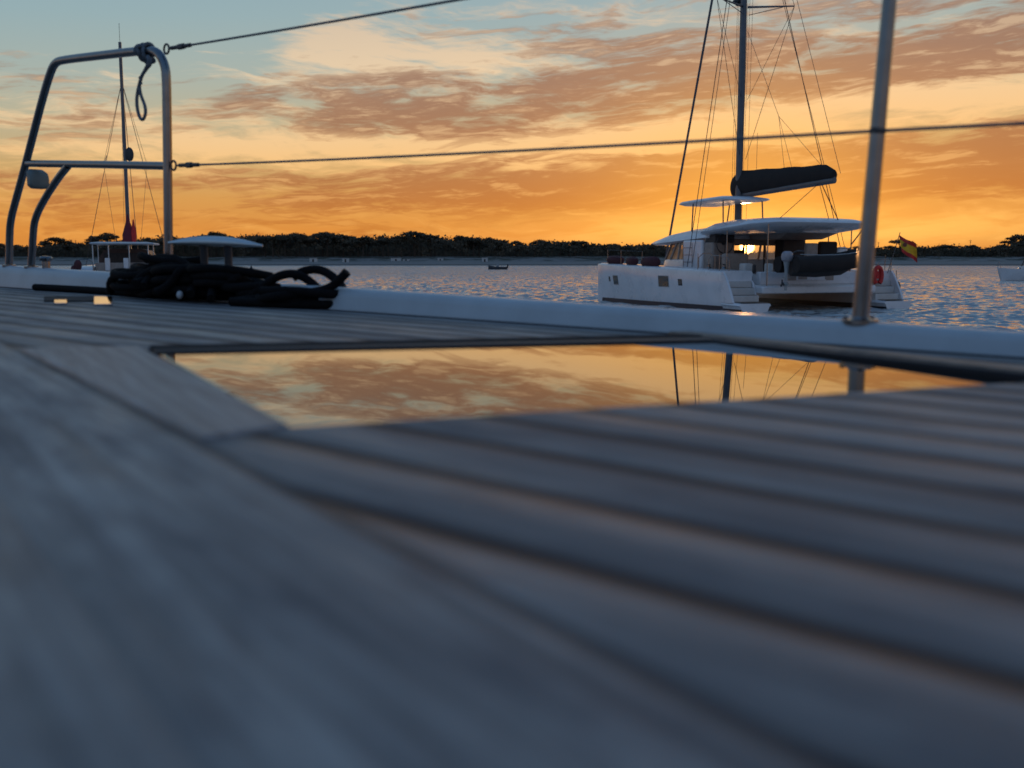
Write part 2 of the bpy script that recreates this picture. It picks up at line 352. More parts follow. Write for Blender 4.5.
# ---------------------------------------------------------------- far shore
D0 = 545.
prof = [(-400, 246), (0, 247), (35, 247), (62, 243), (95, 243), (130, 240), (165, 236), (185, 239), (215, 237), (250, 236), (275, 234), (300, 236), (325, 235), (350, 238), (372, 236), (405, 236), (430, 235), (455, 239), (478, 237), (500, 241), (525, 244), (545, 241), (575, 243), (600, 245), (650, 245), (700, 251), (725, 257), (770, 257), (800, 251), (850, 249), (880, 249), (905, 247), (930, 248), (955, 246), (985, 249), (1000, 244), (1024, 238), (1060, 236), (1500, 243)]
def ptop(px):
    for (a, ya), (b, yb) in zip(prof, prof[1:]):
        if a <= px <= b: return ya+(yb-ya)*(px-a)/(b-a)
    return 246
def shore_pt(px, d, z=0.): return Vector(((px-512)/1000*d, d, z))
def build_shore():
    # beach: sheet rising from below the water to the dune foot, then inland
    me = bpy.data.meshes.new('beach'); bm = bmesh.new()
    cols = list(range(-900, 1960, 10)); rows = [(-10, -1.2), (0, -.02), (8, .6), (18, 1.4), (30, 2.3), (40, 3.3), (55, 4.4), (75, 5.), (260, 7.), (1500, 10.)]
    G = []
    for px in cols:
        line = []
        off = 6*math.sin(px*.011)+3*math.sin(px*.037+1)
        for dd, z in rows:
            d = D0+off+dd
            nz = noise.noise(Vector((px*.02, dd*.05, 0)))*(.9 if dd > 15 else .12)
            line.append(bm.verts.new(shore_pt(px, d, z+nz)))
        G.append(line)
    for A, B in zip(G, G[1:]):
        for k in range(len(A)-1): bm.faces.new([A[k], B[k], B[k+1], A[k+1]])
    bm.to_mesh(me); bm.free(); me.polygons.foreach_set('use_smooth', [True]*len(me.polygons))
    m = bpy.data.materials.new('beach_sand'); m.use_nodes = True; nt = m.node_tree; b = nt.nodes['Principled BSDF']
    co, (x, y, z) = comps(nt)
    n = noise_(nt, vec(nt, x, y, z*8), .09, 6, .65); n2 = noise_(nt, co, .6, 4)
    grass = (z.sstep(1.6, 3.2)*n.sstep(.42, .56)).sat()
    sand = mixc(nt, n2, (.17, .15, .135), (.30, .265, .23))
    sand = mixc(nt, z.sstep(.9, .1), sand, (.10, .085, .075))
    nt.links.new(mixc(nt, grass, sand, (.05, .052, .03)), b.inputs['Base Color']); b.inputs['Roughness'].default_value = .95
    tag(link('beach', me, m), kind='structure')
    leaf = mat('pine_foliage', (.085, .066, .040), .8, var=.55, nscale=.35); bark = mat('pine_bark', (.075, .05, .035), .9, var=.3)
    # --- woodland reading as one mass: leaf clumps over a long irregular bank
    V = []; F = []
    def quad(c, s):
        a = random.random()*6.28; t = random.uniform(-1, 1)
        d1 = Vector((math.cos(a), math.sin(a)*.6, random.uniform(-.4, .4)))*s; d2 = Vector((random.uniform(-.5, .5), random.uniform(-.5, .5), 1))*s*.8
        i = len(V); V.extend([c-d1-d2*.4, c+d1*.7-d2, c+d1+d2*.5, c-d1*.6+d2]); F.append((i, i+1, i+2, i+3))
    for k in range(3000):
        px = random.uniform(-420, 1450); d = D0+random.uniform(48, 130)
        top = (262-ptop(px))*d/1000+H
        h = random.betavariate(2.4, 1.0)*max(1.5, top-5.0-.8)
        c0 = shore_pt(px, d, 4.8+h); rad = random.uniform(1.6, 3.4)
        for j in range(26):
            v = Vector((random.gauss(0, 1), random.gauss(0, 1), random.gauss(0, .55)))*rad*.55
            quad(c0+v, random.uniform(.35, .75))
    base = len(V)
    # solid dark understorey so that little sky glints through low down
    pts = list(range(-420, 1460, 9))
    for px in pts:
        d = D0+95; top = (262-ptop(px))*d/1000+H
        hh = max(1.2, (top-5)*.80)+random.uniform(-.8, .5)
        V.extend([shore_pt(px, d, 3.), shore_pt(px+random.uniform(-3, 3), d, 5+hh)])
    for i in range(len(pts)-1): F.append((base+2*i, base+2*i+2, base+2*i+3, base+2*i+1))
    me = bpy.data.meshes.new('pine_woodland'); me.from_pydata([tuple(v) for v in V], [], F)
    tag(link('pine_woodland', me, leaf), 'dark mass of coastal pine woodland behind the far beach', 'woodland', kind='stuff')
    # --- individual pines standing out of it
    protos = []
    for s in range(6):
        random.seed(100+s)
        hgt = 10.; w = random.uniform(3.4, 5.2); umb = random.uniform(.26, .48)
        tb = MB(); bend = random.uniform(-.5, .5)
        tr = [Vector((0, 0, 0)), Vector((bend*.4, 0, 3)), Vector((bend, .1, 6)), Vector((bend*.8, 0, 8.3))]
        tb.tube(tr, [.32, .12], 8, 1)
        V = []; F = []
        for j in range(15):
            a = j*2.4+random.random()*.6; rr_ = w*.85*math.sqrt((j+.5)/15)*random.uniform(.7, 1.05)
            cz = 7.7+2.2*umb*2*(1-(rr_/w)**2)*random.uniform(.4, 1.1)-random.uniform(0, 1.6)*(rr_/w)
            cc = Vector((rr_*math.cos(a)+bend, rr_*math.sin(a), cz))
            st_ = tr[2].lerp(tr[3], random.random())
            if j % 2: tb.tube([st_, st_.lerp(cc, .5)+Vector((0, 0, -.2)), cc], [.11, .03], 5)
            rad = random.uniform(1.1, 1.9)
            for q in range(130):
                v = Vector((random.gauss(0, 1), random.gauss(0, 1), random.gauss(0, .55)))
                v = v.normalized()*rad*random.uniform(.4, 1.1); v.z *= umb*1.6
                c = cc+v; sz = random.uniform(.18, .42); b1 = Vector((random.uniform(-1, 1), random.uniform(-1, 1), random.uniform(-.5, .5)))*sz; b2 = Vector((random.uniform(-1, 1), random.uniform(-1, 1), random.uniform(-.3, 1)))*sz
                i = len(V); V.extend([c-b1, c-b2*.8, c+b1, c+b2]); F.append((i, i+1, i+2, i+3))
        t = root('pine_tree', (0, 0, 0), 0)
        o1 = tb.build('trunk', bark, t)
        me = bpy.data.meshes.new('crown'); me.from_pydata([tuple(v) for v in V], [], F); o2 = link('crown', me, leaf, t)
        protos.append((t, o1, o2))
    random.seed(5)
    n = 0; used = set()
    px = -60.
    while px < 1085:
        d = D0+random.uniform(50, 88); top = (262-ptop(px))*d/1000+H + random.gauss(0, 2.0)+1.6*math.sin(px*.11)*math.sin(px*.047)
        zb = 4.6+random.uniform(0, .5)
        if 705 < px < 792 and random.random() < .4: px += 6; continue
        k = random.randrange(6); pr = protos[k]
        if k not in used: used.add(k); t, parts = pr[0], None
        else:
            t = pr[0].copy(); COL.objects.link(t)
            for o in pr[1:]:
                c = o.copy(); COL.objects.link(c); c.parent = t
        sc = max(.30, (top-zb)/10.3)
        t.location = shore_pt(px, d, zb); t.rotation_euler.z = random.random()*6.28
        sxy = sc*random.uniform(.85, 1.35); t.scale = (sxy, sxy, sc)
        tag(t, 'dark coastal pine on the far treeline behind the beach', 'pine tree', 'pines along the far shore')
        px += random.uniform(2.6, 9.5); n += 1
    print('trees', n)
    # beach huts
    cabin = mat('hut_white', (.55, .54, .52), .8)
    for i, (px, w, h, lab) in enumerate([(315, 4.0, 2.4, 'leftmost white beach hut, just right of the deck cleat'), (347, 3.6, 2.2, 'white beach hut second from the left on the far sand'), (397, 5.6, 2.4, 'widest white beach hut, left half of the close pair'),
            (407, 3.4, 1.8, 'low white beach hut, right half of the close pair'), (441, 3.0, 2.3, 'narrow white beach hut between the close pair and the motorboat'), (485, 3.2, 2.6, 'rightmost white beach hut, directly above the small motorboat')]):
        t = root('beach_hut', shore_pt(px, D0+24, 1.55), 0, lab, 'beach hut', 'white beach huts on the far sand')
        MB().box(-w/2, w/2, -1.2, 1.2, 0, h).build('wall', cabin, t, smooth=False)
        MB().slab([(-w/2-.2, -1.4), (w/2+.2, -1.4), (w/2+.2, 1.4), (-w/2-.2, 1.4)], lambda x, y: h+.45-abs(x)*.5/w*1.6+.002, lambda x, y: h+.6-abs(x)*.5/w*1.6).build('roof', grey_pl, t, smooth=False)
        MB().box(-.45, .45, -1.26, -1.21, .05, 1.9).build('door', dark_in, t, smooth=False)
    for px, yt, lab in ((875, 242, 'thin skyline pole just right of the deck stanchion'), (966, 240, 'thin skyline pole above the right-hand treeline'), (80, 240, 'thin skyline pole left of the distant catamaran')):
        d = D0+70; zt = (262-yt)*d/1000+H
        t = root('antenna_mast', shore_pt(px, d, 4.8), 0, lab, 'pole', 'thin poles on the far skyline')
        MB().tube([(0, 0, 0), (0, 0, zt-4.8)], [.22, .10], 6).build('pole', rig_m, t)
        MB().tube([(-.9, 0, zt-5.6), (.9, 0, zt-5.6)], .09, 5).tube([(-.5, 0, zt-6.6), (.5, 0, zt-6.6)], .09, 5).build('cross_arm', rig_m, t)
    t = root('house', shore_pt(152, D0-20, .4), 0, 'dark low block rising behind the distant catamaran', 'building')
build_shore()
bpy.data.objects.remove(bpy.data.objects['house'])

# ---------------------------------------------------------------- big catamaran
CF = Vector((-.38004, .92497, 0)); CS = Vector((.92497, .38004, 0)); CP = Vector((8.58564, 37.06185, 0))
BW = 8.25
def cat_root(name, label, loc, rz, cat='catamaran'):
    return root(name, loc, rz, label, cat)
def bl(b): return BW/2-b      # metres inboard from the port topside -> local y
cloc = CP + CS*(7.3/2+.26); crz = math.atan2(CF.y, CF.x)
def hull_secs(side, x0, x1, n, ztop, w=1.42):
    secs = []
    for i in range(n):
        x = x0+(x1-x0)*i/(n-1)
        f = min(1., max(0, (x-6.2)/5.7))
        taper = math.sqrt(max(.0, 1-f**2.6))
        ht = .055+(w/2-.055)*taper                     # half width at deck
        hw = .03+(w/2-.16)*max(0, 1-f**1.7)            # half width at waterline
        zt = ztop(x)
        cin = w/2
        yo = lambda h: cin  # centre line of the hull
        pts = []
        rnd = min(.10, zt*.3)
        prof = [(1., 0.), (.97, .35), (.90, .7), (.0, 1.)]
        out = [(ht-rnd, zt), (ht-.03, zt-rnd*.35), (ht, zt-rnd), (ht-.02+(hw-ht)*.35, zt*.55), (hw+(ht-hw)*.2, zt*.2), (hw, .0), (hw*.8, -.25), (.02, -.45)]
        ring = [(x, o, zz) for o, zz in out] + [(x, -o, zz) for o, zz in out[::-1]]
        # flat-ish outer side: shift so that the outer edge stays straight aft
        sh = (w/2-ht)*.55
        ring = [(p[0]+ (0.22*max(0,p[2])*-.0), (cin*0+p[1]), p[2]) for p in ring]
        cy = (BW/2 - w/2 + (w/2-ht)*.62)*side
        secs.append([Vector((p[0], cy+p[1], p[2])) for p in ring])
    return secs
def build_cat():
    T = root('catamaran', cloc, crz, 'large white cruising catamaran with the sun shining through its cockpit', 'catamaran')
    zdeck = lambda x: 1.46+(1.76-1.46)*max(0, min(1, (x-1.1)/10.6))
    for side in (1, -1):
        m = MB(); m.loft(hull_secs(side, 1.2, 11.9, 30, zdeck))
        m.loft(hull_secs(side, 0.0, 1.2, 6, lambda x: .26+.03*x))
        yo = side*BW/2
        # sloping side wings of the sugar scoop
        for o, th in ((0.0, .10), (1.42-.09, .09)):
            y0, y1 = sorted((yo-side*(o+.012), yo-side*(o+th)))
            if o == 0:
                poly = [(.44, .27), (1.21, .27), (1.21, 1.44), (1.14, 1.44), (.95, 1.22), (.62, .66)]
            else:
                poly = [(.80, .27), (1.21, .27), (1.21, 1.1), (1.10, 1.0)]
            secs = [[Vector((x, y, z)) for x, z in poly] for y in (y0, y1)]
            m.loft(secs)
        h = m.build('hull', gel, T, bevel=0)
        # boot stripe / antifouling just proud of the waterline
        st = MB(); sec2 = []
        for sx in hull_secs(side, .02, 11.6, 26, zdeck):
            cy = sum(v.y for v in sx)/len(sx)
            q = [sx[5], sx[10]]; sec2.append([Vector((q[0].x, q[0].y+.026, .0+.13)), Vector((q[0].x, q[0].y+.010, -.2)), Vector((q[1].x, q[1].y-.010, -.2)), Vector((q[1].x, q[1].y-.026, .13))])
        st.loft(sec2); st.build('waterline_stripe', blue_dark, h)
        # steps
        s_ = MB(); a, b = sorted((yo-side*.11, yo-side*1.32))
        s_.box(.62, 1.22, a, b, .27, .54).box(.90, 1.24, a, b, .5, .82).box(1.12, 1.26, a, b, .7, 1.08)
        s_.build('steps', gel2, T, bevel=.02)
        t_ = MB()
        for (x0, x1, z) in ((.06, .58, .30), (.64, .88, .545), (.92, 1.10, .825)): t_.box(x0, x1, a+.08, b-.08, z, z+.012)
        t_.build('step_pad', mat('teak_pad', (.16, .11, .07), .7), T)
        # windows in topsides
        y = yo
        for (x, z, w, hh, k) in ((9.9, .98, .46, .38, 1), (5.5, 1.0, .78, .42, 1), (4.2, .98, .24, .20, 0), (10.55, 1.02, .10, .16, 0)):
            f = MB(); fo = side*.0
            secs = hull_secs(side, x-w/2, x+w/2, 2, zdeck)
            def sy(sec, zz):
                pts = sorted([(v.z, v.y) for v in sec if (v.y-(BW/2-.71)*side)*side > 0])
                for (z0, y0), (z1, y1) in zip(pts, pts[1:]):
                    if z0 <= zz <= z1: return y0+(y1-y0)*(zz-z0)/(z1-z0+1e-9)
                return yo
            def patch(ex, dz, o):
                q = []
                for (sec, xx) in ((secs[0], x-w/2-ex), (secs[1], x+w/2+ex)):
                    for zz in (z-hh/2-dz, z+hh/2+dz): q.append(Vector((xx, sy(sec, zz)+side*o, zz)))
                return [q[0], q[2], q[3], q[1]]
            A = patch(.03, .03, -.02); B = patch(.03, .03, .008); MBf = MB(); MBf.loft([A, B]); fr = MBf.build('hull_window', grey_pl if k else black, h, smooth=False)
            A = patch(0, 0, -.01); B = patch(0, 0, .014); g = MB(); g.loft([A, B]); g.build('pane', amber, fr, smooth=False)
    # bridgedeck, cross beams, trampoline
    y0, y1 = -(BW/2-1.40), BW/2-1.40
    MB().box(1.0, 9.3, y0, y1, .62, .93).build('bridge_deck', gel2, T, bevel=.05)
    MB().box(.52, 1.02, y0, y1, .60, .88).build('aft_platform', gel, T, bevel=.05)
    MB().box(1.25, 1.75, y0+.35, y1-.4, .93, 1.42).box(1.22, 1.32, y0+1.9, y1-2.1, 1.08, 1.12).build('aft_bench', gel, T, bevel=.05)
    MB().tube([(11.1, y0-.3, 1.5), (11.1, y1+.3, 1.5)], .10, 12).tube([(12.5, 0, 1.72), (11.1, 0, 1.55), (9.2, 0, 1.2)], .08, 10).build('bow_crossbeam', mast_m, T)
    tr = MB()
    for i in range(15):
        yy = y0+.1+(y1-y0-.2)*i/14; tr.tube([(9.3, yy, 1.15), (11.05, yy, 1.48)], .012, 4)
    for i in range(9):
        xx = 9.35+1.65*i/8; zz = 1.15+.33*(xx-9.3)/1.75; tr.tube([(xx, y0+.05, zz), (xx, y1-.05, zz)], .012, 4)
    tr.build('trampoline', black, T)
    # saloon
    sx0, sx1, sy = 5.0, 9.35, 2.42
    def ring(inset, front, z):
        X0, X1, Y = sx0, sx1-front, sy-inset
        pts = [(X0, -Y), (X1-1.4, -Y), (X1-.5, -Y+.28), (X1, -Y+.95), (X1, Y-.95), (X1-.5, Y-.28), (X1-1.4, Y), (X0, Y)]
        return [Vector((x, y, z)) for x, y in pts]
    m = MB(); m.loft([ring(0, 0, .9), ring(.0, .0, 1.5), ring(.06, .12, 1.92)]); m.build('saloon_base', gel, T, bevel=.03)
    # the base is a solid low block; glass and pillars above
    m = MB(); a, b = ring(.07, .14, 1.90), ring(.22, .55, 2.80)
    for i in range(7): MB().tube([a[i], b[i]], .055, 6).build('window_pillar', beige_glare, T)
    for s_ in (1, -1): MB().tube([(7.2, s_*(sy-.08), 1.9), (7.2, s_*(sy-.22), 2.8)], .05, 6).build('window_pillar', beige_glare, T)
    for yy in (-.9, .0, .9): MB().tube([(sx1-.14, yy, 1.9), (sx1-.56, yy, 2.8)], .045, 6).build('window_pillar', beige_glare, T)
    wn = MB()
    for i in range(7):
        q = [a[i], a[i+1], b[i+1], b[i]]; wn.bm.faces.new([wn.bm.verts.new(v*1.0) for v in q])
    wn.build('saloon_glass', glass, T, smooth=False)
    m = MB()
    # aft bulkhead with a wide door opening
    m.box(4.96, 5.06, 1.02, 2.38, .93, 2.8).box(4.96, 5.06, -2.38, -1.5, .93, 2.8).box(4.96, 5.06, -1.5, 1.02, 2.5, 2.8)
    m.build('aft_bulkhead', beige_glare, T, bevel=.02)
    for yy in (.30, -.62, -1.44): MB().box(4.98, 5.03, yy, yy+.06, .94, 2.495).build('door_stile', mast_m, T)
    # coachroof with brow
    def roof(off, z, fr):
        Y = sy+.02-off; X1 = sx1+1.65-fr
        pts = [(4.7, -Y), (X1-2.2, -Y), (X1-1.1, -Y+.30), (X1-.35, -Y+.85), (X1, -Y+1.7), (X1, Y-1.7), (X1-.35, Y-.85), (X1-1.1, Y-.30), (X1-2.2, Y), (4.7, Y)]
        return [Vector((x, y, z+max(0, 3.4-max(0, x-5.4))*.055)) for x, y in pts]
    m = MB(); m.loft([roof(.10, 2.58, .15), roof(.0, 2.64, 0), roof(.05, 2.74, .25), roof(.30, 2.98, 1.0), roof(.8, 3.12, 1.9)]); m.build('coachroof', gel, T)
    # helm station on port
    m = MB(); m.box(4.35, 5.1, 1.35, 2.45, 1.40, 2.62).box(3.35, 3.75, 1.35, 2.45, 1.40, 2.15).box(3.3, 5.0, 1.3, 2.5, .93, 1.45)
    m.build('helm_station', beige_glare, T, bevel=.09, segs=3)
    m = MB(); m.box(5.0, 6.5, 2.38, 2.55, 1.5, 2.72).build('side_fairing', gel, T, bevel=.07, segs=3)
    m = MB(); m.box(4.3, 5.0, 1.42, 2.38, 2.60, 2.92).build('helm_windscreen', dark_in, T, bevel=.03)
    c = Vector((4.22, 1.95, 2.55)); w_ = MB()
    w_.tube([c+Vector((0, .40*math.cos(t), .40*math.sin(t))) for t in [k*math.pi/12 for k in range(24)]], .022, 6, closed=True)
    for k in range(3): w_.tube([c, c+Vector((0, .39*math.cos(k*2.1+.5), .39*math.sin(k*2.1+.5)))], .014, 5)
    w_.tube([c, c+Vector((.2, 0, 0))], .05, 8); w_.build('steering_wheel', steel_dark, T)
    m = MB()
    for xx in (5.6, 6.3):
        m.tube([(xx, 2.62, 1.48), (xx, 2.66, 2.6)], .014, 6)
    for zz in (1.8, 2.1, 2.4): m.tube([(5.6, 2.64, zz), (6.3, 2.64, zz)], .014, 6)
    m.build('boarding_ladder', steel, T)
    # cockpit furniture
    m = MB(); m.box(2.2, 3.4, 0.9, 1.25, .93, 1.35).box(2.0, 4.2, -2.2, -1.6, .93, 1.38).box(2.0, 4.2, -2.35, -2.15, .93, 1.95)
    m.build('cockpit_seat', beige_glare, T, bevel=.06)
    MB().box(2.6, 3.7, -.9, .2, 1.50, 1.56).tube([(3.15, -.35, .93), (3.15, -.35, 1.5)], .05).build('cockpit_table', beige_glare, T, bevel=.01)
    MB().box(3.9, 4.5, -1.9, -.75, 1.35, 2.75).build('galley_cupboard', dark_in, T, bevel=.04)
    MB().box(1.7, 1.95, -1.75, -.9, 1.4, 2.62).build('rolled_side_curtain', canvas, T, bevel=.08, segs=3)
    MB().box(1.72, 1.9, -.78, -.22, 1.4, 2.55).build('clear_curtain', beige_glare, T, bevel=.04)
    MB().box(1.75, 2.0, -2.35, -1.80, 1.4, 2.40).build('white_seat_back', gel, T, bevel=.14, segs=4)
    for (x0, x1, ya, yb, z0, z1) in ((1.72, 2.0, 1.35, 1.62, .93, 1.75), (1.6, 1.8, -.2, .05, 1.42, 1.62), (2.3, 2.7, 1.9, 2.3, .93, 1.75)):
        MB().box(x0, x1, ya, yb, z0, z1).build('cockpit_cushion', gel2, T, bevel=.06, segs=3)
    for yy in (.1, .62, -1.2): MB().box(1.235, 1.262, yy, yy+.42, 1.08, 1.36).build('locker_hatch', beige_glare, T, smooth=False, bevel=.005)
    for (x, y) in ((4.15, 2.75), (3.0, 2.8), (4.3, -3.1)):
        MB().lathe([(.10, 0), (.085, .05), (.06, .08), (.06, .14), (.085, .16), (.04, .19), (.001, .19)], (x, y, 1.53), seg=12).build('winch', steel, T)
    MB().tube([(4.6, 2.95, 1.5), (4.6, 2.95, 2.15), (3.4, 2.95, 2.15), (3.4, 2.95, 1.5)], .018, 6, 1).build('side_rail', steel, T)
    MB().box(4.75, 4.95, .55, 1.15, 1.1, 2.3).build('saloon_chair', dark_in, T, bevel=.05)
    MB().box(1.5, 1.62, 2.32, 2.45, 1.35, 1.7).build('grill_cover', dark_in, T, bevel=.03)
    MB().tube([(1.25, 3.75, 1.46), (1.25, 3.75, 1.95), (1.9, 3.78, 2.05), (2.6, 3.78, 2.05), (2.6, 3.78, 1.48)], .014, 6, 1).build('quarter_rail', steel, T)
    # cockpit roof
    def cr(off, z, cam_=0.):
        pts = []
        X0, X1, Y = .55+off, 5.0-off, 2.78-off
        rr = .75
        for cx, cy, a0 in ((X1-.3, Y-.3, 0), (X0+rr, Y-rr, 90), (X0+rr, -Y+rr, 180), (X1-.3, -Y+.3, 270)):
            r_ = rr if a0 in (90, 180) else .3
            for k in range(6):
                t = R(a0+90*k/5); pts.append((cx+r_*math.cos(t), cy+r_*math.sin(t)))
        return [Vector((x, y, z + .10*(1-(y/2.78)**2) - .34*max(0, (x-3.6)/1.4)**2 * (1 if y > 1.2 else .25))) for x, y in pts]
    m = MB(); m.loft([cr(.9, 2.90), cr(.35, 3.06), cr(.03, 3.22), cr(.0, 3.27), cr(.05, 3.33), cr(.4, 3.42), cr(1.0, 3.46)]); m.build('cockpit_roof', gel, T)
    for (x, y, zt) in ((.75, 2.38, 3.25), (1.75, -2.45, 3.25), (3.2, -2.5, 3.2), (3.3, 2.48, 3.2)): MB().tube([(x, y, .9 if x < 1 else 1.4), (x, y, zt)], .024, 8).build('roof_post', steel, T)
    MB().tube([(1.75, -2.45, 2.5), (1.1, -2.6, 3.25)], .03, 6).build('roof_strut', steel, T)
    MB().tube([(1.75, -2.45, 2.35), (1.8, -.9, 2.35)], .018, 6).build('curtain_rail', steel, T)
    m = MB(); m.loft([[Vector(p) for p in q] for q in ([(1.7, -2.2, 3.1), (4.6, -2.3, 3.1), (4.6, .6, 3.1), (1.7, .6, 3.1)], [(2.6, -1.7, 2.72), (4.5, -1.9, 2.72), (4.5, .5, 2.72), (2.6, .5, 2.72)])]); m.build('roof_soffit', beige_glare, T, bevel=.05)
    # hardtop over the helm
    def ht_(off, z):
        X0, X1, Y0, Y1 = 3.85+off, 7.75-off, -.15+off, 2.25-off; pts = []
        for cx, cy, a0 in ((X1-.45, Y1-.45, 0), (X0+.4, Y1-.4, 90), (X0+.4, Y0+.4, 180), (X1-.45, Y0+.45, 270)):
            for k in range(5):
                t = R(a0+90*k/4); pts.append((cx+.42*math.cos(t), cy+.42*math.sin(t)))
        return [Vector((x, y, z+.08*(1-((x-5.5)/1.7)**2))) for x, y in pts]
    m = MB(); m.loft([ht_(.14, 4.28), ht_(.0, 4.35), ht_(.06, 4.41), ht_(.5, 4.47)]); m.build('helm_hardtop', gel, T)
    for p, q in (((6.7, 2.0, 2.85), (6.6, 2.0, 4.32)), ((4.3, 2.0, 3.2), (4.35, 2.0, 4.32)), ((4.2, .1, 3.3), (4.3, .1, 4.32)), ((6.6, .3, 3.1), (6.5, .2, 4.32))): MB().tube([p, q], .03, 8).build('hardtop_post', mast_m, T)
    # mast and rig
    ym = .10; xm = 6.0
    m = MB(); secs = []
    for z, s in ((3.0, 1), (10, 1), (18, .85), (22., .6)):
        secs.append([Vector((xm+.19*s*math.cos(t), ym+.125*s*math.sin(t), z)) for t in [k*math.pi/8 for k in range(16)]])
    m.loft(secs); ms = m.build('mast', mast_m, T)
    m = MB()
    for s_ in (1, -1): m.tube([(xm, s_*.1, 12.55), (xm-.75, s_*1.95, 12.6)], [.05, .03], 6).tube([(xm-.1, s_*.1, 12.2), (xm-.6, s_*1.5, 12.55)], .018, 5)
    m.build('spreader', mast_m, ms)
    m = MB(); m.ball((xm+.42, .12, 12.85), (.22, .22, .13)).box(xm+.1, xm+.45, .05, .2, 12.68, 12.73); m.build('radar_dome', steel_dark, ms)
    sp = {s_: Vector((xm-.75, s_*1.95, 12.6)) for s_ in (1, -1)}
    def stay(name, a, b, r=.013, mm=rig_m, par=T): return MB().tube([a, b], r, 5).build(name, mm, par)
    stay('forestay', (12.2, 0, 1.75), (xm+.2, 0, 21.0), .055, mat('furled_jib', (.10, .10, .11), .7))
    for s_ in (1, -1):
        stay('shroud', (4.6 if s_ > 0 else 3.3, s_*3.5, 1.6), (xm-.05, s_*.1, 18.6), .016)
        stay('shroud', (4.25 if s_ > 0 else 3.0, s_*3.5, 1.6), (xm-.05, s_*.1, 17.8), .012)
        stay('diamond_stay', (xm-.1, s_*.14, 6.2), sp[s_], .011); stay('diamond_stay', (xm-.1, s_*.14, 8.7), sp[s_], .009)
        stay('diamond_stay', sp[s_], (xm, s_*.1, 18.5), .011)
    for dx, dy in ((.35, .2), (.42, -.05), (-.32, .1), (-.42, -.15), (-.5, .12), (.28, .35)):
        stay('halyard', (xm+dx*.6, dy, 3.4), (xm+dx*1.0, dy*.5, 19.), .007)
    lj = Vector((3.5, 0, 7.7))
    stay('lazy_jack', lj, (xm-.2, 0, 11.5), .009)
    for x in (.7, 2.5, 3.0, 4.9): stay('lazy_jack', lj if x < 4 else Vector((4.9, 0, 7.2)), (x, .0, 5.45), .008)
    stay('topping_lift', (-.35, 0, 5.1), (xm-.25, 0, 19.6), .010)
    # boom, sail bag
    bm_ = MB(); bm_.loft([[Vector((x, .09*math.cos(t), z+.13*math.sin(t))) for t in [k*math.pi/5 for k in range(10)]] for x, z in ((6.1, 4.66), (-.05, 4.88))])
    bo = bm_.build('boom', mast_m, T)
    secs = []
    for i in range(15):
        f = i/14; x = 6.55+(-.02-6.55)*f; zb = 4.66+.27*f
        hgt = 1.10-.55*f+.02*math.sin(i*1.7); w = .24-.10*f
        if i == 0: hgt *= .75; w *= .7
        if i == 14: hgt *= .6
        ring_ = []
        for k in range(14):
            t = 2*math.pi*k/14; ring_.append(Vector((x, w*math.cos(t)*(1-.3*max(0, math.sin(t)))+.012*math.sin(i*2.3+k), zb+hgt*.5+hgt*.5*math.sin(t)+.008*math.sin(k*3+i*1.9))))
        secs.append(ring_)
    m = MB(); m.loft(secs); m.build('sail_bag', canvas, bo)
    stay('mainsheet', (.75, 0, 4.85), (.8, -1.0, 3.35), .02); stay('mainsheet', (.85, 0, 4.85), (1.0, -.7, 3.35), .014); stay('mainsheet', (.8, 0, 4.85), (.9, 1.9, 3.35), .012)
    # pulpits, stanchions and lifelines of the catamaran
    for s_ in (1, -1):
        yo = s_*(BW/2-.10)
        xs = [1.5, 3.0, 7.4, 9.4, 11.0]
        for x in xs:
            yy = yo-s_*max(0, (x-9))*.10; MB().tube([(x, yy, zdeck(x)-.02), (x, yy, zdeck(x)+.62)], .014, 6).build('stanchion', steel, T)
    m = MB()
    for s_ in (1, -1):
        yo = s_*(BW/2-.10)
        for hh in (.32, .62): m.tube([(7.4, yo, zdeck(7.4)+hh), (9.4, yo-s_*.04, zdeck(9.4)+hh), (11.0, yo-s_*.2, zdeck(11)+hh)], .006, 4)
    m.build('guard_wire', wire_m, T)
    for s_ in (-1,):
        yo = s_*(BW/2-.12)
        m = MB(); m.tube([(1.15, yo, 1.42), (1.1, yo, 1.85), (1.35, yo, 2.0), (2.0, yo, 2.02), (2.9, yo, 2.02), (3.0, yo, 1.45)], .016, 6, 2).tube([(1.15, yo, 1.7), (2.95, yo, 1.72)], .012, 6)
        m.tube([(1.3, yo, 1.9), (1.25, yo+.5, 1.9), (1.3, yo+.55, 1.45)], .014, 6, 1)
        m.build('stern_rail', steel, T)
    for yy in (1.45, -1.55):
        m = MB(); m.tube([(1.5, yy, 1.0), (1.3, yy, 1.75), (.3, yy, 2.22), (-.22, yy, 2.20)], .035, 8, 1); m.build('davit', mast_m, T)
    for yy in (1.45, -1.55): MB().tube([(-.2, yy, 2.2), (-.2, yy, 1.9)], .009, 5).build('davit_fall', rig_m, T)
    MB().tube([(1.15, -3.86, 1.35), (.6, -3.9, 2.98)], .016, 6).build('flagstaff', steel, T)
    return T
CAT = build_cat()
def catpt(x, y, z):
    return cloc + CF*x + Vector((-CF.y, CF.x, 0))*y + Vector((0, 0, z))
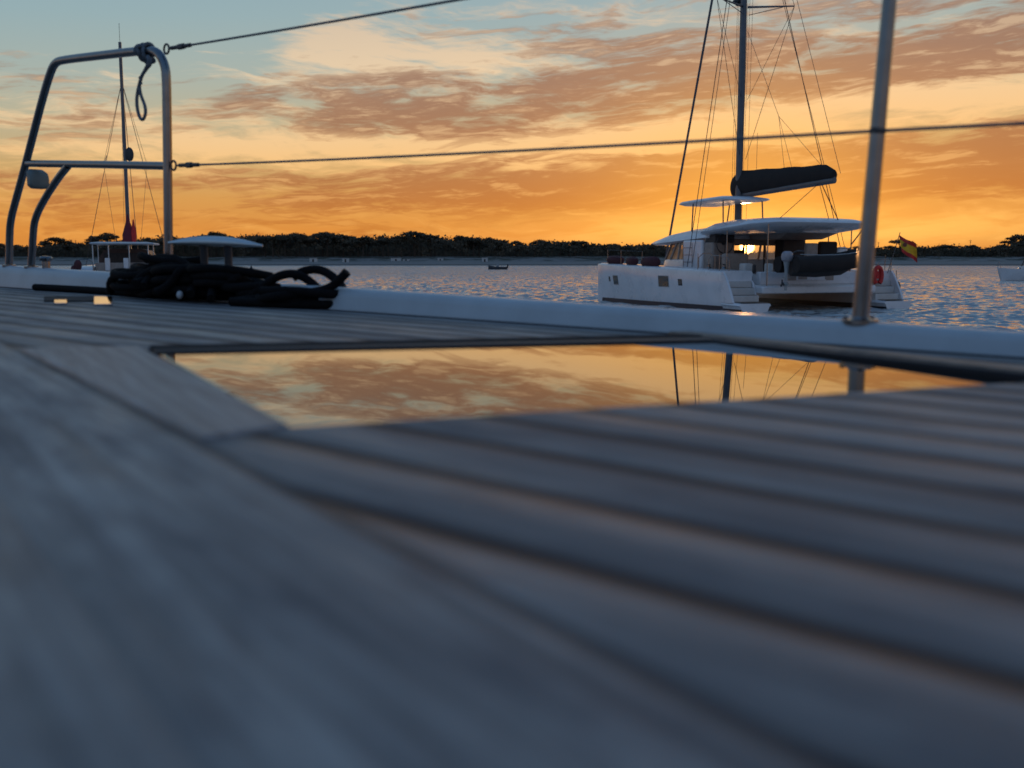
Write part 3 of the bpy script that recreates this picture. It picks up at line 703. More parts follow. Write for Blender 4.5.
# tender hanging at the stern
def build_tender():
    T = root('dinghy', catpt(-.2, .42, 1.28), crz, 'black inflatable dinghy with outboard hanging behind the catamaran cockpit', 'dinghy')
    # axis along local y: stern to port (+y), bow to starboard (-y)
    t = MB()
    for s_ in (1, -1):
        t.tube([(s_*.55, 1.95, .33), (s_*.58, 1.2, .33), (s_*.60, 0, .36), (s_*.52, -1.0, .44), (s_*.28, -1.75, .56), (0, -2.0, .62)], [.24, .23], 14, 2)
    t.build('buoyancy_tube', canvas, T)
    m = MB(); secs = []
    for y, w, zk in ((1.75, .45, .0), (.5, .5, -.04), (-.8, .42, .02), (-1.6, .15, .28)):
        secs.append([Vector((-w, y, .28+(.2 if y < -1 else 0))), Vector((0, y, zk)), Vector((w, y, .28+(.2 if y < -1 else 0)))])
    m.loft(secs); m.box(-.45, .45, 1.66, 1.72, .1, .62); m.build('hull', dark_in, T)
    MB().box(-.5, .5, .1, .35, .42, .46).build('thwart', grey_pl, T)
    MB().tube([(-.6, 1.8, .62), (-.75, .6, .60), (-.72, -.8, .66), (-.3, -1.7, .8)], .012, 5, 1).build('grab_line', grey_pl, T)
    e = MB(); e.loft([[Vector((0+.17*s*math.cos(a)*1.0, 1.93+.24*s*math.sin(a), z)) for a in [k*math.pi/8 for k in range(16)]] for z, s in ((.42, .75), (.46, 1.), (.56, 1.12), (.66, 1.0), (.72, .6))])
    ob = e.build('outboard_motor', mat('outboard_cowl', (.34, .32, .34), .35), T)
    e = MB(); e.loft([[Vector((0.07*s*math.cos(a), 1.95+.10*s*math.sin(a), z)) for a in [k*math.pi/6 for k in range(12)]] for z, s in ((.44, 1.5), (.25, .95), (.0, .75), (-.14, .7))])
    e.box(-.03, .03, 1.8, 2.15, -.06, -.03); e.ball((0, 1.97, -.22), (.06, .16, .06)); e.box(-.01, .01, 1.9, 2.03, -.42, -.2)
    e.build('drive_leg', grey_pl, ob)
    e = MB()
    for k in range(3):
        e.box(-.015, .05, 2.12, 2.14, -.22, -.10, rot=Matrix.Rotation(k*2.094, 3, 'Y'), c=(0, 2.13, -.22))
    e.build('propeller', steel_dark, ob)
build_tender()
bpy.data.objects['dinghy'].scale = (1, .92, 1.28)
for x, rz, lab in ((10.3, .3, 'maroon covered fender lying on the catamaran bow, foremost of three'), (8.75, -.2, 'maroon covered fender on the catamaran side deck, middle of three'), (7.1, .1, 'largest maroon covered fender on the catamaran side deck, aftmost of three')):
    p = catpt(x, BW/2-.35, 1.46+.3*(x-1.1)/10.6+.16)
    t = root('fender', p, crz+rz, lab, 'fender', 'maroon fenders stowed on the catamaran deck')
    ff = 1.35 if x < 8 else 1.15
    MB().loft([[Vector((xx*ff, r_*ff*math.cos(a), r_*ff*math.sin(a))) for a in [k*math.pi/7 for k in range(14)]] for xx, r_ in ((-.42, .05), (-.38, .12), (-.28, .18), (0, .19), (.28, .18), (.38, .12), (.42, .05))]).build('body', maroon, t)
    MB().tube([(.42*ff, 0, 0), (.5*ff, 0, .05), (.56*ff, 0, 0)], .02, 6).build('eyelet', black, t)
t = root('fender', catpt(1.0, -BW/2-.10, .72), crz, 'black fender hanging outside the starboard quarter of the catamaran', 'fender')
MB().loft([[Vector((r_*math.cos(a), r_*math.sin(a), z)) for a in [k*math.pi/7 for k in range(14)]] for z, r_ in ((-.30, .04), (-.26, .10), (-.15, .15), (.15, .15), (.26, .10), (.30, .04))]).build('body', black, t)
MB().tube([(0, 0, .3), (0, .05, .75)], .012, 5).build('lanyard', rig_m, t)
t = root('lifebuoy', catpt(1.0, -3.22, 1.25), crz, 'red horseshoe lifebuoy hung inside the starboard stern of the catamaran', 'lifebuoy')
MB().tube([(.0, .20*math.cos(a), .34*math.sin(a)) for a in [R(-60+300*k/16)-R(0) for k in range(17)]], .09, 10).build('float', red_m, t)
MB().box(-.02, .10, -.08, .08, -.12, .18).build('light_pouch', red_m, t, bevel=.02)
# flag
def build_flag():
    T = root('flag', catpt(.6, -3.9, 2.32), 0, 'red and yellow striped flag flying from the catamaran stern', 'flag')
    me = bpy.data.meshes.new('cloth'); nx, nz = 16, 12; V = []; F = []; MI = []
    for i in range(nx+1):
        for j in range(nz+1):
            u = i/nx; v = j/nz
            x = .68*u; z = v*.66 - .50*u*(.75) - .06*u*math.sin(u*6) - (1-v)*.10*u; y = .10*math.sin(u*9+v*2)*u
            V.append((x*.98 - .10*v*0 - .14*(v)*1 + .10, y, z - .10))
    for i in range(nx):
        for j in range(nz):
            a = i*(nz+1)+j; F.append((a, a+nz+1, a+nz+2, a+1)); MI.append(0 if (j < 3 or j >= 9) else 1)
    me.from_pydata(V, [], F)
    o = link('cloth', me, [red_m, yellow_m], T)
    me.polygons.foreach_set('material_index', MI); me.polygons.foreach_set('use_smooth', [True]*len(F))
    # emblem toward the hoist
    em = MB(); em.lathe([(.001, 0), (.085, 0), (.085, .012), (.001, .012)], (0, 0, 0), M=Matrix.Rotation(R(90), 3, 'X'))
    em.build('emblem', mat('emblem_brown', (.22, .06, .03), .7), T, off=(.20, -.035, .17))
build_flag()

# ---------------------------------------------------------------- second catamaran, farther off to the left
def build_cat2():
    d = 74.
    T = root('catamaran', shore_pt(122, d, 0), R(103), 'distant white catamaran with a bare mast and red furled cloth, seen end-on', 'catamaran')
    # local x: away from the camera (bow), y: left
    W = 2.6
    for s in (1, -1):
        m = MB(); secs = []
        for x, w, zt in ((0, .5, .5), (.8, .6, 1.2), (1.5, .65, 1.45), (6, .65, 1.55), (9, .45, 1.6), (11, .05, 1.65)):
            secs.append([Vector((x, s*W+a*w, z)) for a, z in ((-1, zt), (-.8, .2), (-.3, -.3), (.3, -.3), (.8, .2), (1, zt))])
        m.loft(secs); h = m.build('hull', gel, T)
        MB().box(.75, .82, s*W-.35, s*W+.35, .62, .82).build('hull_window', amber, h)
    MB().box(1.3, 9, -W, W, .8, 1.15).build('bridge_deck', gel2, T, bevel=.05)
    m = MB(); m.loft([[Vector((x, y, z)) for x, y in ((3.6-o*.0, -2.1+o), (8.3-o, -2.0+o), (8.9-o*2, 0), (8.3-o, 2.0-o), (3.6, 2.1-o))] for z, o in ((1.1, 0), (2.0, .1), (2.7, .5), (2.8, .9))]); m.build('saloon', mat('saloon_brown', (.09, .05, .04), .6), T)
    MB().box(3.5, 3.58, -1.7, 1.6, 1.3, 2.5).build('saloon_door', dark_in, T)
    MB().box(1.4, 1.9, -1.9, 1.9, 1.1, 1.75).build('aft_bench', beige_glare, T, bevel=.05)
    for yy in (1.0, -.3): MB().box(1.2, 1.4, yy-.18, yy+.18, 1.15, 2.1).build('seat_back', gel, T, bevel=.06)
    m = MB(); m.loft([[Vector((x, y, z)) for x, y in ((1.0+o, -2.35+o), (5-o, -2.35+o), (5-o, 2.2-o), (1.0+o, 2.2-o))] for z, o in ((3.10, .1), (3.17, 0), (3.24, .1), (3.30, .6))]); m.build('cockpit_roof', gel2, T)
    for x, y in ((1.3, 2.0), (1.3, .9), (1.3, -.55), (1.3, -1.9), (3.6, 2.0), (3.6, -2.0)): MB().tube([(x, y, 1.1), (x, y, 3.15)], .045, 6).build('roof_post', gel2, T)
    m = MB(); m.tube([(0.9, -3.05, 1.3), (.9, -3.05, 2.1), (.9, -2.0, 2.1), (.9, -1.95, 1.2)], .03, 6, 1).tube([(.9, -3.05, 1.7), (.9, -2.0, 1.7)], .02, 5).tube([(0.9, 3.05, 1.3), (.9, 3.05, 2.0), (.9, 2.0, 2.0), (.9, 1.95, 1.2)], .03, 6, 1)
    m.build('stern_rail', steel, T)
    MB().box(.8, .95, -2.75, -2.35, 1.25, 1.8).build('stern_locker', mat('blue_bag', (.05, .1, .16), .7), T, bevel=.04)
    zt = 18.55
    m = MB(); m.tube([(5.5, 0, 2.7), (5.5, 0, zt)], [.17, .12], 10); ms = m.build('mast', mast_m, T)
    MB().tube([(5.5, 0, zt), (5.5, 0, zt+1.4)], .015, 4).build('masthead_aerial', rig_m, ms)
    zs = 9.35
    MB().tube([(5.5, 1.6, zs), (5.5, -1.6, zs)], .045, 6).tube([(5.5, 1.55, zs), (5.5, 1.35, zs+.65)], .03, 5).build('spreader', mast_m, ms)
    MB().ball((5.35, -.35, zs+.75), (.12, .32, .55)).build('radar_reflector', rig_m, ms)
    m = MB()
    for s in (1, -1):
        m.tube([(4.6, s*3.1, 1.5), (5.5, 0, 15.6)], .022, 5).tube([(5.5, s*1.6, zs), (5.5, 0, 15.6)], .014, 5).tube([(5.5, s*1.6, zs), (5.2, s*.9, 3.2)], .014, 5)
    m.build('shroud', rig_m, T)
    MB().tube([(10.8, 0, 1.7), (5.6, 0, 16)], .03, 5).build('forestay', rig_m, T)
    MB().tube([(1.2, -.3, 4.6), (5.4, 0, 17.5)], .012, 5).build('topping_lift', rig_m, T)
    secs = []
    for z, w in ((3.3, .40), (3.9, .42), (4.4, .30), (4.9, .16), (5.5, .05)):
        secs.append([Vector((5.2+w*.7*math.sin(a), w*math.cos(a)*(1+.15*math.sin(3*a+z)), z)) for a in [k*math.pi/7 for k in range(14)]])
    m = MB(); m.loft(secs); m.build('furled_sail', mat('wine_cloth', (.16, .02, .035), .8), T)
    m = MB(); m.loft([[Vector((5.0, -.45+w*math.cos(a), z)) + Vector((w*.4*math.sin(a), 0, 0)) for a in [k*math.pi/5 for k in range(10)]] for z, w in ((3.35, .14), (4.0, .20), (4.6, .12), (5.1, .04))]); m.build('red_pennant', red_m, T)
    m = MB(); m.ball((.6, 2.95, 1.55), (.22, .28, .42)).ball((.6, 3.25, 1.3), (.2, .2, .25)); m.build('fender_bundle', maroon, T)
build_cat2()
# small sailing boat at the right
def build_sloop():
    d = 100.; T = root('sailboat', shore_pt(1029, d, 0), 0, 'small white sailing boat cut off by the right edge', 'sailboat')
    m = MB(); secs = []
    for x, w, zt in ((-3.5, .04, 1.25), (-3.1, .45, 1.2), (-2, .95, 1.1), (0, 1.3, 1.0), (2.5, 1.2, .98), (3.8, .9, 1.02)):
        k = -3.5+(x+3.5)*.97+.10*(x < -3.2)*3
        secs.append([Vector((x if z > .5 else k+.12, a*w, z)) for a, z in ((1, zt), (.85, .35), (.5, -.2), (-.5, -.2), (-.85, .35), (-1, zt))])
    m.loft(secs); h = m.build('hull', gel, T)
    MB().box(-3.15, 3.6, -1.33, -1.31, .0, .02).build('boot_stripe', blue_dark, h)
    MB().slab([(-1.2, -.5), (-.8, -.75), (1.4, -.8), (1.6, 0), (1.4, .8), (-.8, .75), (-1.2, .5)], .95, 1.38).build('cabin', gel2, T, bevel=.08)
    MB().tube([(2.2, 0, 1.0), (2.2, 0, 9.5)], [.07, .05], 8).build('mast', mast_m, T)
    m = MB(); m.tube([(-1.2, 0, 1.1), (2.1, 0, 9.3)], .07, 5); m.build('forestay', rig_m, T)
    MB().tube([(2.2, 0, 2.2), (4.6, 0, 2.3)], .06, 8).build('boom', mast_m, T)
    MB().tube([(-3.3, -.3, 1.2), (-3.35, -.2, 1.75), (-3.35, .2, 1.75), (-3.3, .3, 1.2)], .02, 5, 1).build('bow_rail', steel, T)
build_sloop()
def build_motorboat():
    d = 250.; T = root('motorboat', shore_pt(498, d, 0), R(5), 'tiny dark open motorboat on the water off the beach', 'motorboat')
    m = MB(); secs = []
    for x, w, zt in ((-2.3, .8, .65), (-1, .95, .62), (.6, .85, .68), (1.7, .45, .85), (2.4, .03, 1.0)):
        secs.append([Vector((-x, a*w, z)) for a, z in ((1, zt), (.8, .1), (0, -.2), (-.8, .1), (-1, zt))])
    m.loft(secs); m.build('hull', mat('motorboat_hull', (.06, .06, .07), .5), T)
    MB().box(-.4, .2, -.35, .35, .6, 1.15).build('console', grey_pl, T, bevel=.05)
    MB().box(2.25, 2.6, -.2, .2, .3, 1.25).build('outboard_motor', black, T, bevel=.06)
build_motorboat()
t = root('buoy', shore_pt(253, 215, 0), 0, 'small dark cone buoy on the water right of the deck cleat', 'buoy')
MB().lathe([(.15, -.2), (.5, -.05), (.55, .1), (.38, .3), (.16, .75), (.12, .95), (.02, 1.0)], (0, 0, 0)).build('float', black, t)
MB().tube([(0, 0, .95), (0, 0, 1.25)], .04, 6).build('topmark', black, t)

# ---------------------------------------------------------------- the yacht in the foreground
Y0 = root('sailing_yacht', (0, 0, 0), 0, 'foreground yacht with weathered teak deck, white toe rail and flush glossy hatch', 'yacht')
P0 = Vector((-.93, 2.7)); U = Vector((.76, -.65)).normalized(); NI = Vector((U.y, -U.x))   # NI points inboard
def deckz(x, y): return H-.108-.02*x-.002*y
def railtop(t): return H-.0365-.0264*(t) if t > -1.2 else H-.0365+.0317+.006*(-1.2-t)
def RP(t, off=0., z=None):
    p = P0+U*t+NI*off
    return Vector((p.x, p.y, z if z is not None else railtop(t)))
# hatch and margin geometry
hB = Vector((-.144, .641)); e1 = Vector((.480, -.877)).normalized(); e2 = Vector((-e1.y, e1.x))
HW, HL = .785, .538
hA = hB-e1*HL; hC = hB+e2*HW; hD = hA+e2*HW
K0 = Vector((-.181, .572)); kd = Vector((.5635, -.826)).normalized(); kn = Vector((kd.y, -kd.x))   # kn points to the left side
if kn.x > 0: kn = -kn
def teak():
    m = bpy.data.materials.new('weathered_teak'); m.use_nodes = True; nt = m.node_tree; b = nt.nodes['Principled BSDF']
    co, (x, y, z) = comps(nt)
    def lin(o, d): return (x-o.x)*d.x+(y-o.y)*d.y
    n_s = lin(P0, NI); a_s = lin(P0, U)
    n_k = lin(K0, kn); a_k = lin(K0, kd)
    isk = n_k.f('GREATER_THAN', 0.0)
    def pick(a, b_): return a*isk + b_*(1.-isk)
    w_s, w_k = .0800, .115
    q = pick(n_k/w_k, (n_s-.048)/w_s); along = pick(a_k, a_s); across = pick(n_k, n_s)
    fr = q.f('FRACT'); ed = (fr-.5).f('ABSOLUTE')
    seam = pick(ed.sstep(.465, .485)*.08, ed.sstep(.390, .450))
    kline = (n_k.f('ABSOLUTE')).sstep(.0055, .003)*.6
    seam = seam.f('MAXIMUM', kline)
    idx = q.f('FLOOR')
    wn = nt.nodes.new('ShaderNodeTexWhiteNoise'); wn.noise_dimensions = '2D'; nt.links.new(vec(nt, idx, isk, 0.), wn.inputs['Vector'])
    pv = N_(nt, wn.outputs['Value'])
    grain = noise_(nt, vec(nt, along*3., across*95., idx*.37), 1., 7, .7, .3)
    blot = noise_(nt, vec(nt, along*1.5, across*6., pv*9.), 2.2, 5, .6)
    mott = noise_(nt, vec(nt, along*5., across*14., pv*5.), 2.4, 4, .6)
    c = mixc(nt, grain.sstep(.3, .72), (.13, .13, .13), (.47, .445, .41))
    c = mixc(nt, blot.sstep(.40, .66)*.6, c, (.17, .135, .12))
    c = mixc(nt, mott.sstep(.45, .66)*.55, c, (.085, .085, .095))
    c = mixc(nt, pv*.45, c, (.11, .105, .11))
    c = mixc(nt, ed.sstep(.27, .42)*.52*(1.-isk*.85), c, (.095, .062, .052))
    c = mixc(nt, seam, c, (.040, .022, .016))
    nt.links.new(c, b.inputs['Base Color'])
    rg = blot.sstep(.3, .7, .42, .68)+seam*.1
    nt.links.new(rg.k, b.inputs['Roughness']); b.inputs['Specular IOR Level'].default_value = .32
    crown = (1.-ed*ed*4.)*.0036*(1.-isk*.7)
    h = crown - seam*.0035 + grain*.0009 + blot*.0016
    bn = nt.nodes.new('ShaderNodeBump'); bn.inputs['Distance'].default_value = 1.; bn.inputs['Strength'].default_value = .8
    nt.links.new(h.k, bn.inputs['Height']); nt.links.new(bn.outputs[0], b.inputs['Normal'])
    return m
def board_mat():
    m = bpy.data.materials.new('teak_margin_board'); m.use_nodes = True; nt = m.node_tree; b = nt.nodes['Principled BSDF']
    co, (x, y, z) = comps(nt)
    al = x*e1.x+y*e1.y; ac = x*e2.x+y*e2.y
    g = noise_(nt, vec(nt, al*4, ac*110, 0.), 1., 6, .7, .3)
    nt.links.new(mixc(nt, g.sstep(.3, .7), (.115, .11, .115), (.30, .285, .285)), b.inputs['Base Color']); b.inputs['Roughness'].default_value = .45
    bn = nt.nodes.new('ShaderNodeBump'); bn.inputs['Distance'].default_value = .0008; nt.links.new(g.k, bn.inputs['Height']); nt.links.new(bn.outputs[0], b.inputs['Normal'])
    return m
TEAK = teak(); BOARD = board_mat()
LIP = mat('hatch_lip_teak', (.16, .115, .085), .5, var=.35, nscale=40, bump=.0006, bscale=90)
def build_deck():
    bm = bmesh.new()
    q = [P0+U*-7+NI*.03, P0+U*5.5+NI*.03, P0+U*5.5+NI*4.2, P0+U*-7+NI*4.2]
    f = bm.faces.new([bm.verts.new((p.x, p.y, deckz(p.x, p.y))) for p in q])
    def cut(p, n):
        g = bm.verts[:]+bm.edges[:]+bm.faces[:]
        bmesh.ops.bisect_plane(bm, geom=g, plane_co=(p.x, p.y, 0), plane_no=(n.x, n.y, 0))
    cut(hB, e1); cut(hA, e1); cut(hB, e2); cut(hC, e2)
    plates = []
    for f in bm.faces[:]:
        c = f.calc_center_median().xy
        a = (c-hB).dot(e1); b_ = (c-hB).dot(e2)
        if -HL < a < 0 and 0 < b_ < HW: bm.faces.remove(f)
    me = bpy.data.meshes.new('teak_deck'); bmesh.ops.recalc_face_normals(bm, faces=bm.faces); bm.to_mesh(me); bm.free()
    for p in me.polygons:
        if p.normal.z < 0: me.flip_normals(); break
    link('teak_deck', me, TEAK, Y0)
    # recess walls and hatch
    m = MB(); P = [hA, hB, hC, hD]
    for a, b_ in zip(P, P[1:]+P[:1]):
        vs = [m.bm.verts.new(v) for v in ((a.x, a.y, deckz(a.x, a.y)), (b_.x, b_.y, deckz(b_.x, b_.y)), (b_.x, b_.y, deckz(b_.x, b_.y)-.05), (a.x, a.y, deckz(a.x, a.y)-.05))]
        m.bm.faces.new(vs)
    h = m.build('deck_hatch', black, Y0, smooth=False)
    def inset(d): return [hA+(-e1*-d)+e2*d, hB-e1*d+e2*d, hC-e1*d-e2*d, hD+e1*d-e2*d]
    m = MB(); o = inset(.0012)
    m.slab([tuple(p) for p in o], lambda x, y: deckz(x, y)-.030, lambda x, y: deckz(x, y)-.0022-((x-hB.x)*e1.x+(y-hB.y)*e1.y)*.0115)
    m.build('hatch_glass', dark_glass, h, smooth=False, bevel=.003)
    # margin boards round the hatch, standing 2-3 mm proud
    def board(poly, name='margin_board', zt=.0028, m_=None):
        MB().slab([tuple(p) for p in poly], lambda x, y: deckz(x, y)-.02, lambda x, y: deckz(x, y)+zt).build(name, m_ or BOARD, Y0, smooth=False, bevel=.003, segs=3)
    kt = lambda s: K0+kd*s
    up = .088
    # left tapering king board between the king seam and the hatch edge
    g = .0045
    L0 = K0 - kn*g + kd*-.01; 
    far = (hA-e1*up)
    s_far = (far-K0).dot(kd)
    L1 = K0 - kn*g + kd*(s_far-.01)
    board([L0, hB+e1*.004-e2*.001, hA-e1*up-e2*.001, L1])
    # right board
    board([hC+e1*.003+e2*.001, hC+e1*.003+e2*.045, hD-e1*(up)+e2*.045, hD-e1*up+e2*.001], zt=.0085, m_=LIP)
    # far board
    board([hA-e1*.001+e2*.001, hD-e1*.001-e2*.001, hD-e1*.026-e2*.001, hA-e1*.026+e2*.001], zt=.0085, m_=mat('dark_seal', (.022, .02, .022), .8, var=.3, spec=.15))
    for q in ([hA+e1*.0005, hD+e1*.0005, hD+e1*.003, hA+e1*.003],):
        MB().slab([tuple(p) for p in q], lambda x, y: deckz(x, y)-.02, lambda x, y: deckz(x, y)+.0040).build('gasket', black, h, smooth=False)
    q = [hA+e1*.001, hD+e1*.001, hD+e1*.055, hA+e1*.034]
    MB().slab([tuple(p) for p in q], lambda x, y: deckz(x, y)-.01, lambda x, y: deckz(x, y)+.0062).build('hatch_frame', mat('hatch_frame_grey', (.022, .022, .026), .6, .1, spec=.3), h, smooth=False, bevel=.002)  # added dark strip: recess shade as colour, also covers the rail's reflection
    q = [hC-e2*.001+e1*-.001, hC-e2*.007, hD+e1*.056-e2*.030, hD+e1*.056-e2*.001]
    MB().slab([tuple(p) for p in q], lambda x, y: deckz(x, y)-.01, lambda x, y: deckz(x, y)+.0058).build('hatch_frame', MATS['hatch_frame_grey'], h, smooth=False, bevel=.002)  # added dark strip over the pale rail reflection in the glass
    # small flush deck plate, its dark reflection put in as matt black
    pc = Vector((-1.03, 2.385)); hw, hl = .075, .12
    def dpt(px, py):
        r = ray(px, py); t = -.108/(r.z+.02*r.x+.002*r.y); return (r.x*t, r.y*t)
    pq = [dpt(44, 302), dpt(95, 302), dpt(95, 297.5), dpt(44, 297.5)]
    dp = MB().slab(pq, lambda x, y: deckz(x, y)-.01, lambda x, y: deckz(x, y)+.0035).build('deck_plate', canvas, Y0, smooth=False, bevel=.002)
    pol = mat('polished_plate', (.50, .50, .52), .05, 1., var=.05)
    for (x0, x1, ya, yb) in ((94, 112.5, 306, 301), (54, 67, 305, 302.8)):  # added mirror pieces, tilted to catch the golden sky
        q = [dpt(x0, ya), dpt(x1, ya), dpt(x1, yb), dpt(x0, yb)]; y0 = q[0][1]
        MB().slab(q, lambda x, y: deckz(x, y)-.01, lambda x, y: deckz(x, y)+.0042+(y-y0)*.030).build('polished_latch', pol, dp, smooth=False, bevel=.001)
build_deck()
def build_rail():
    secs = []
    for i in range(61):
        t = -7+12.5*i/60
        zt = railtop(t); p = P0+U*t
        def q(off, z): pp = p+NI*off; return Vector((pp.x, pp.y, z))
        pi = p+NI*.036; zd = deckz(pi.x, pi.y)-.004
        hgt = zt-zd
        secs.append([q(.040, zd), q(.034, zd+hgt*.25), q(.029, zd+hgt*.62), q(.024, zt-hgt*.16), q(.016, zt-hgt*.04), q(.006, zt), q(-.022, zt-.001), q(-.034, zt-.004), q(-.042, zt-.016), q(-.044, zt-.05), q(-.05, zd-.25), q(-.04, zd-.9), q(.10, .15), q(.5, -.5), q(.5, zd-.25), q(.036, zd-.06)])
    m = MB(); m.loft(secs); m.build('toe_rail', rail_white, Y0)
    # caulk seam at the rail foot
    m = MB()
    secs = [[Vector((*(P0+U*t+NI*o), deckz(*(P0+U*t+NI*o))+zz)) for o, zz in ((.035, -.004), (.035, .0015), (.047, .0015), (.047, -.004))] for t in (-7, 5.5)]
    m.loft(secs); m.build('edge_caulking', black, Y0, smooth=False)
build_rail()
# stanchion on its socket
def build_stanchion(ts, lean=.036):
    b = RP(ts, .0)
    T_ = b+Vector((U.x*lean, U.y*lean, .72))
    m = MB(); m.tube([b, b.lerp(T_, .3), b.lerp(T_, .6), T_], [.0122, .0090], 20); s = m.build('stanchion', steel, Y0)
    MB().lathe([(.001, -.004), (.026, -.004), (.026, .003), (.0142, .0045), (.0132, .007), (.001, .007)], b, seg=24).build('stanchion_base', steel, s)
    m = MB()
    for a in (0, 1, 2): m.lathe([(.001, 0), (.0045, 0), (.0035, .003), (.001, .003)], b+Vector((.022*math.cos(a*2.1+.4), .022*math.sin(a*2.1+.4), .004)), seg=10)
    m.build('screw', steel_dark, s)
    for hz_ in (.272,):
        c = b.lerp(T_, hz_/.72); MB().lathe([(.0100, -.006), (.0110, -.004), (.0110, .004), (.0100, .006)], c, seg=18).build('wire_guide', steel_dark, s)
    return b, T_
sb, stp = build_stanchion(1.896)
sb2, stp2 = build_stanchion(4.3)
# pulpit: two legs, top bar, middle bar and a bent brace, in the vertical plane over the rail
def rp(px, py, off=0.):
    r = ray(px, py); o = P0+NI*off; t = o.dot(NI)/(Vector((r.x, r.y)).dot(NI)); q = r*t
    return Vector((q.x, q.y, q.z+H))
def build_pulpit():
    T_ = .0118
    def foot(p):
        t = (Vector((p.x, p.y))-P0).dot(U); return RP(t, 0)
    a0 = foot(rp(168, 262)); l0 = foot(rp(9, 262)); b0 = foot(rp(31, 262))
    path = [a0, rp(168, 200), rp(167, 110), rp(166.5, 82), rp(165.5, 66), rp(158, 51), rp(143, 50.5), rp(100, 55.5), rp(66, 59.5), rp(55, 62), rp(49, 76), rp(40, 108), rp(26, 163), rp(15, 203), rp(11, 218), rp(9.5, 232), l0]
    m = MB(); m.tube(path, T_, 18, 2)
    P = m.build('pulpit', steel, Y0)
    MB().tube([rp(28, 163.5), rp(100, 164.5), rp(168, 166)], T_*.92, 16).build('middle_bar', steel, P)
    MB().tube([rp(68, 166), rp(58, 178), rp(42, 203), rp(34.5, 220), rp(33, 235), b0], T_*.95, 16, 2).build('brace', steel, P)
    for q in (a0, l0, b0):
        MB().lathe([(.001, -.004), (.021, -.004), (.021, .002), (.0145, .004), (.001, .004)], q, seg=22).build('foot_flange', steel, P)
    # lifeline eyes
    for y_ in (49, 165.5):
        c = rp(173.5 if y_ > 60 else 166.5, y_)
        MB().tube([c+Vector((U.x*.012*math.cos(a), U.y*.012*math.cos(a), .012*math.sin(a))) for a in [k*math.pi/8 for k in range(16)]], .0028, 8, closed=True).build('wire_eye', steel_dark, P)
    # lamp housing hanging beside the left leg under the middle bar
    c = rp(37.5, 179); m = MB()
    e = Vector((U.x, U.y, 0)); nn = Vector((NI.x, NI.y, 0))
    secs = []
    for o, s in ((-.030, .75), (-.022, 1.), (.018, 1.), (.030, .70)):
        secs.append([c+nn*o+e*(x*s)+Vector((0, 0, z*s)) for x, z in ((-.014, -.030), (.018, -.030), (.021, -.022), (.021, .006), (.014, .020), (.0, .026), (-.014, .032))])
    m.loft(secs); lm = m.build('deck_lamp', mat('lamp_grey', (.16, .19, .18), .5), P, bevel=.004)
    MB().tube([c+Vector((-U.x*.03, -U.y*.03, 0)), c+Vector((-U.x*.062, -U.y*.062, .0))], .006, 8).build('lamp_bracket', steel_dark, lm)
    return P
PUL = build_pulpit()
def lifeline(a, pts, r):
    m = MB(); m.tube([a]+pts, r, 8); w = m.build('lifeline', wire_m, Y0)
    d = (pts[0]-a).normalized()
    m = MB(); m.tube([a+d*.012, a+d*.03, a+d*.075, a+d*.10], .0052, 10).tube([a+d*.045, a+d*.07], .0075, 6); m.build('swage_fitting', steel_dark, w)
up_a = rp(169, 48.5); lo_a = rp(177, 165.5)
sdir = (stp-sb).normalized()
def on_st(b, t_, h_): return b.lerp(t_, h_/.72)
def sag(a, b, s, n=8): return [a.lerp(b, k/n)-Vector((0, 0, s*4*(k/n)*(1-k/n))) for k in range(1, n+1)]
ltop = on_st(sb, stp, .555); lmid = on_st(sb, stp, .272)
lifeline(up_a, sag(up_a, ltop, .004)+sag(ltop, on_st(sb2, stp2, .575), .004), .0028)
lifeline(lo_a, sag(lo_a, lmid, .004)+sag(lmid, on_st(sb2, stp2, .272), .004), .0026)
# deck cleat on the rail
def build_cleat():
    c = Vector((-.735, 2.50)); c3 = Vector((c.x, c.y, railtop((c-P0).dot(U))-.012)); d = Vector((.99, -.12, 0)).normalized(); n = Vector((-d.y, d.x, 0))
    zt = H+.048
    secs = []
    for i in range(17):
        f = -1+2*i/16; L = .122*f; th = .0155*max(.12, 1-f*f)**.7; wd = .017*math.sqrt(max(.03, 1-abs(f)**2.5)); zc = zt-.005*f*f-.004*f
        secs.append([c3.xy.to_3d()+d*L+n*(wd*math.cos(a))+Vector((0, 0, zc+th*math.sin(a)*(1 if math.sin(a) > 0 else .6))) for a in [k*math.pi/8 for k in range(16)]])
    m = MB(); m.loft(secs); C = m.build('cleat', mat('polished_alloy', (.55, .62, .64), .36, .45, var=.1), Y0)
    for s in (-.030, .033):
        p = c3+d*s; MB().lathe([(.015, -.02), (.0115, 0), (.0095, .02), (.0095, zt-c3.z-.012), (.015, zt-c3.z)], p, seg=16).build('cleat_post', steel_dark, C)
    cb = MB().box(-.07, .07, -.022, .022, -.02, .006).build('cleat_base', steel, C, bevel=.004)
    cb.location = c3; cb.rotation_euler.z = math.atan2(d.y, d.x)
build_cleat()
# small capped fitting near the pulpit foot
fp = rp(46, 262); tq = (Vector((fp.x, fp.y))-P0).dot(U)
MB().lathe([(.012, -.01), (.012, .02), (.018, .022), (.020, .030), (.016, .036), (.001, .037)], RP(tq, 0), seg=18).build('vent_cap', steel, Y0)

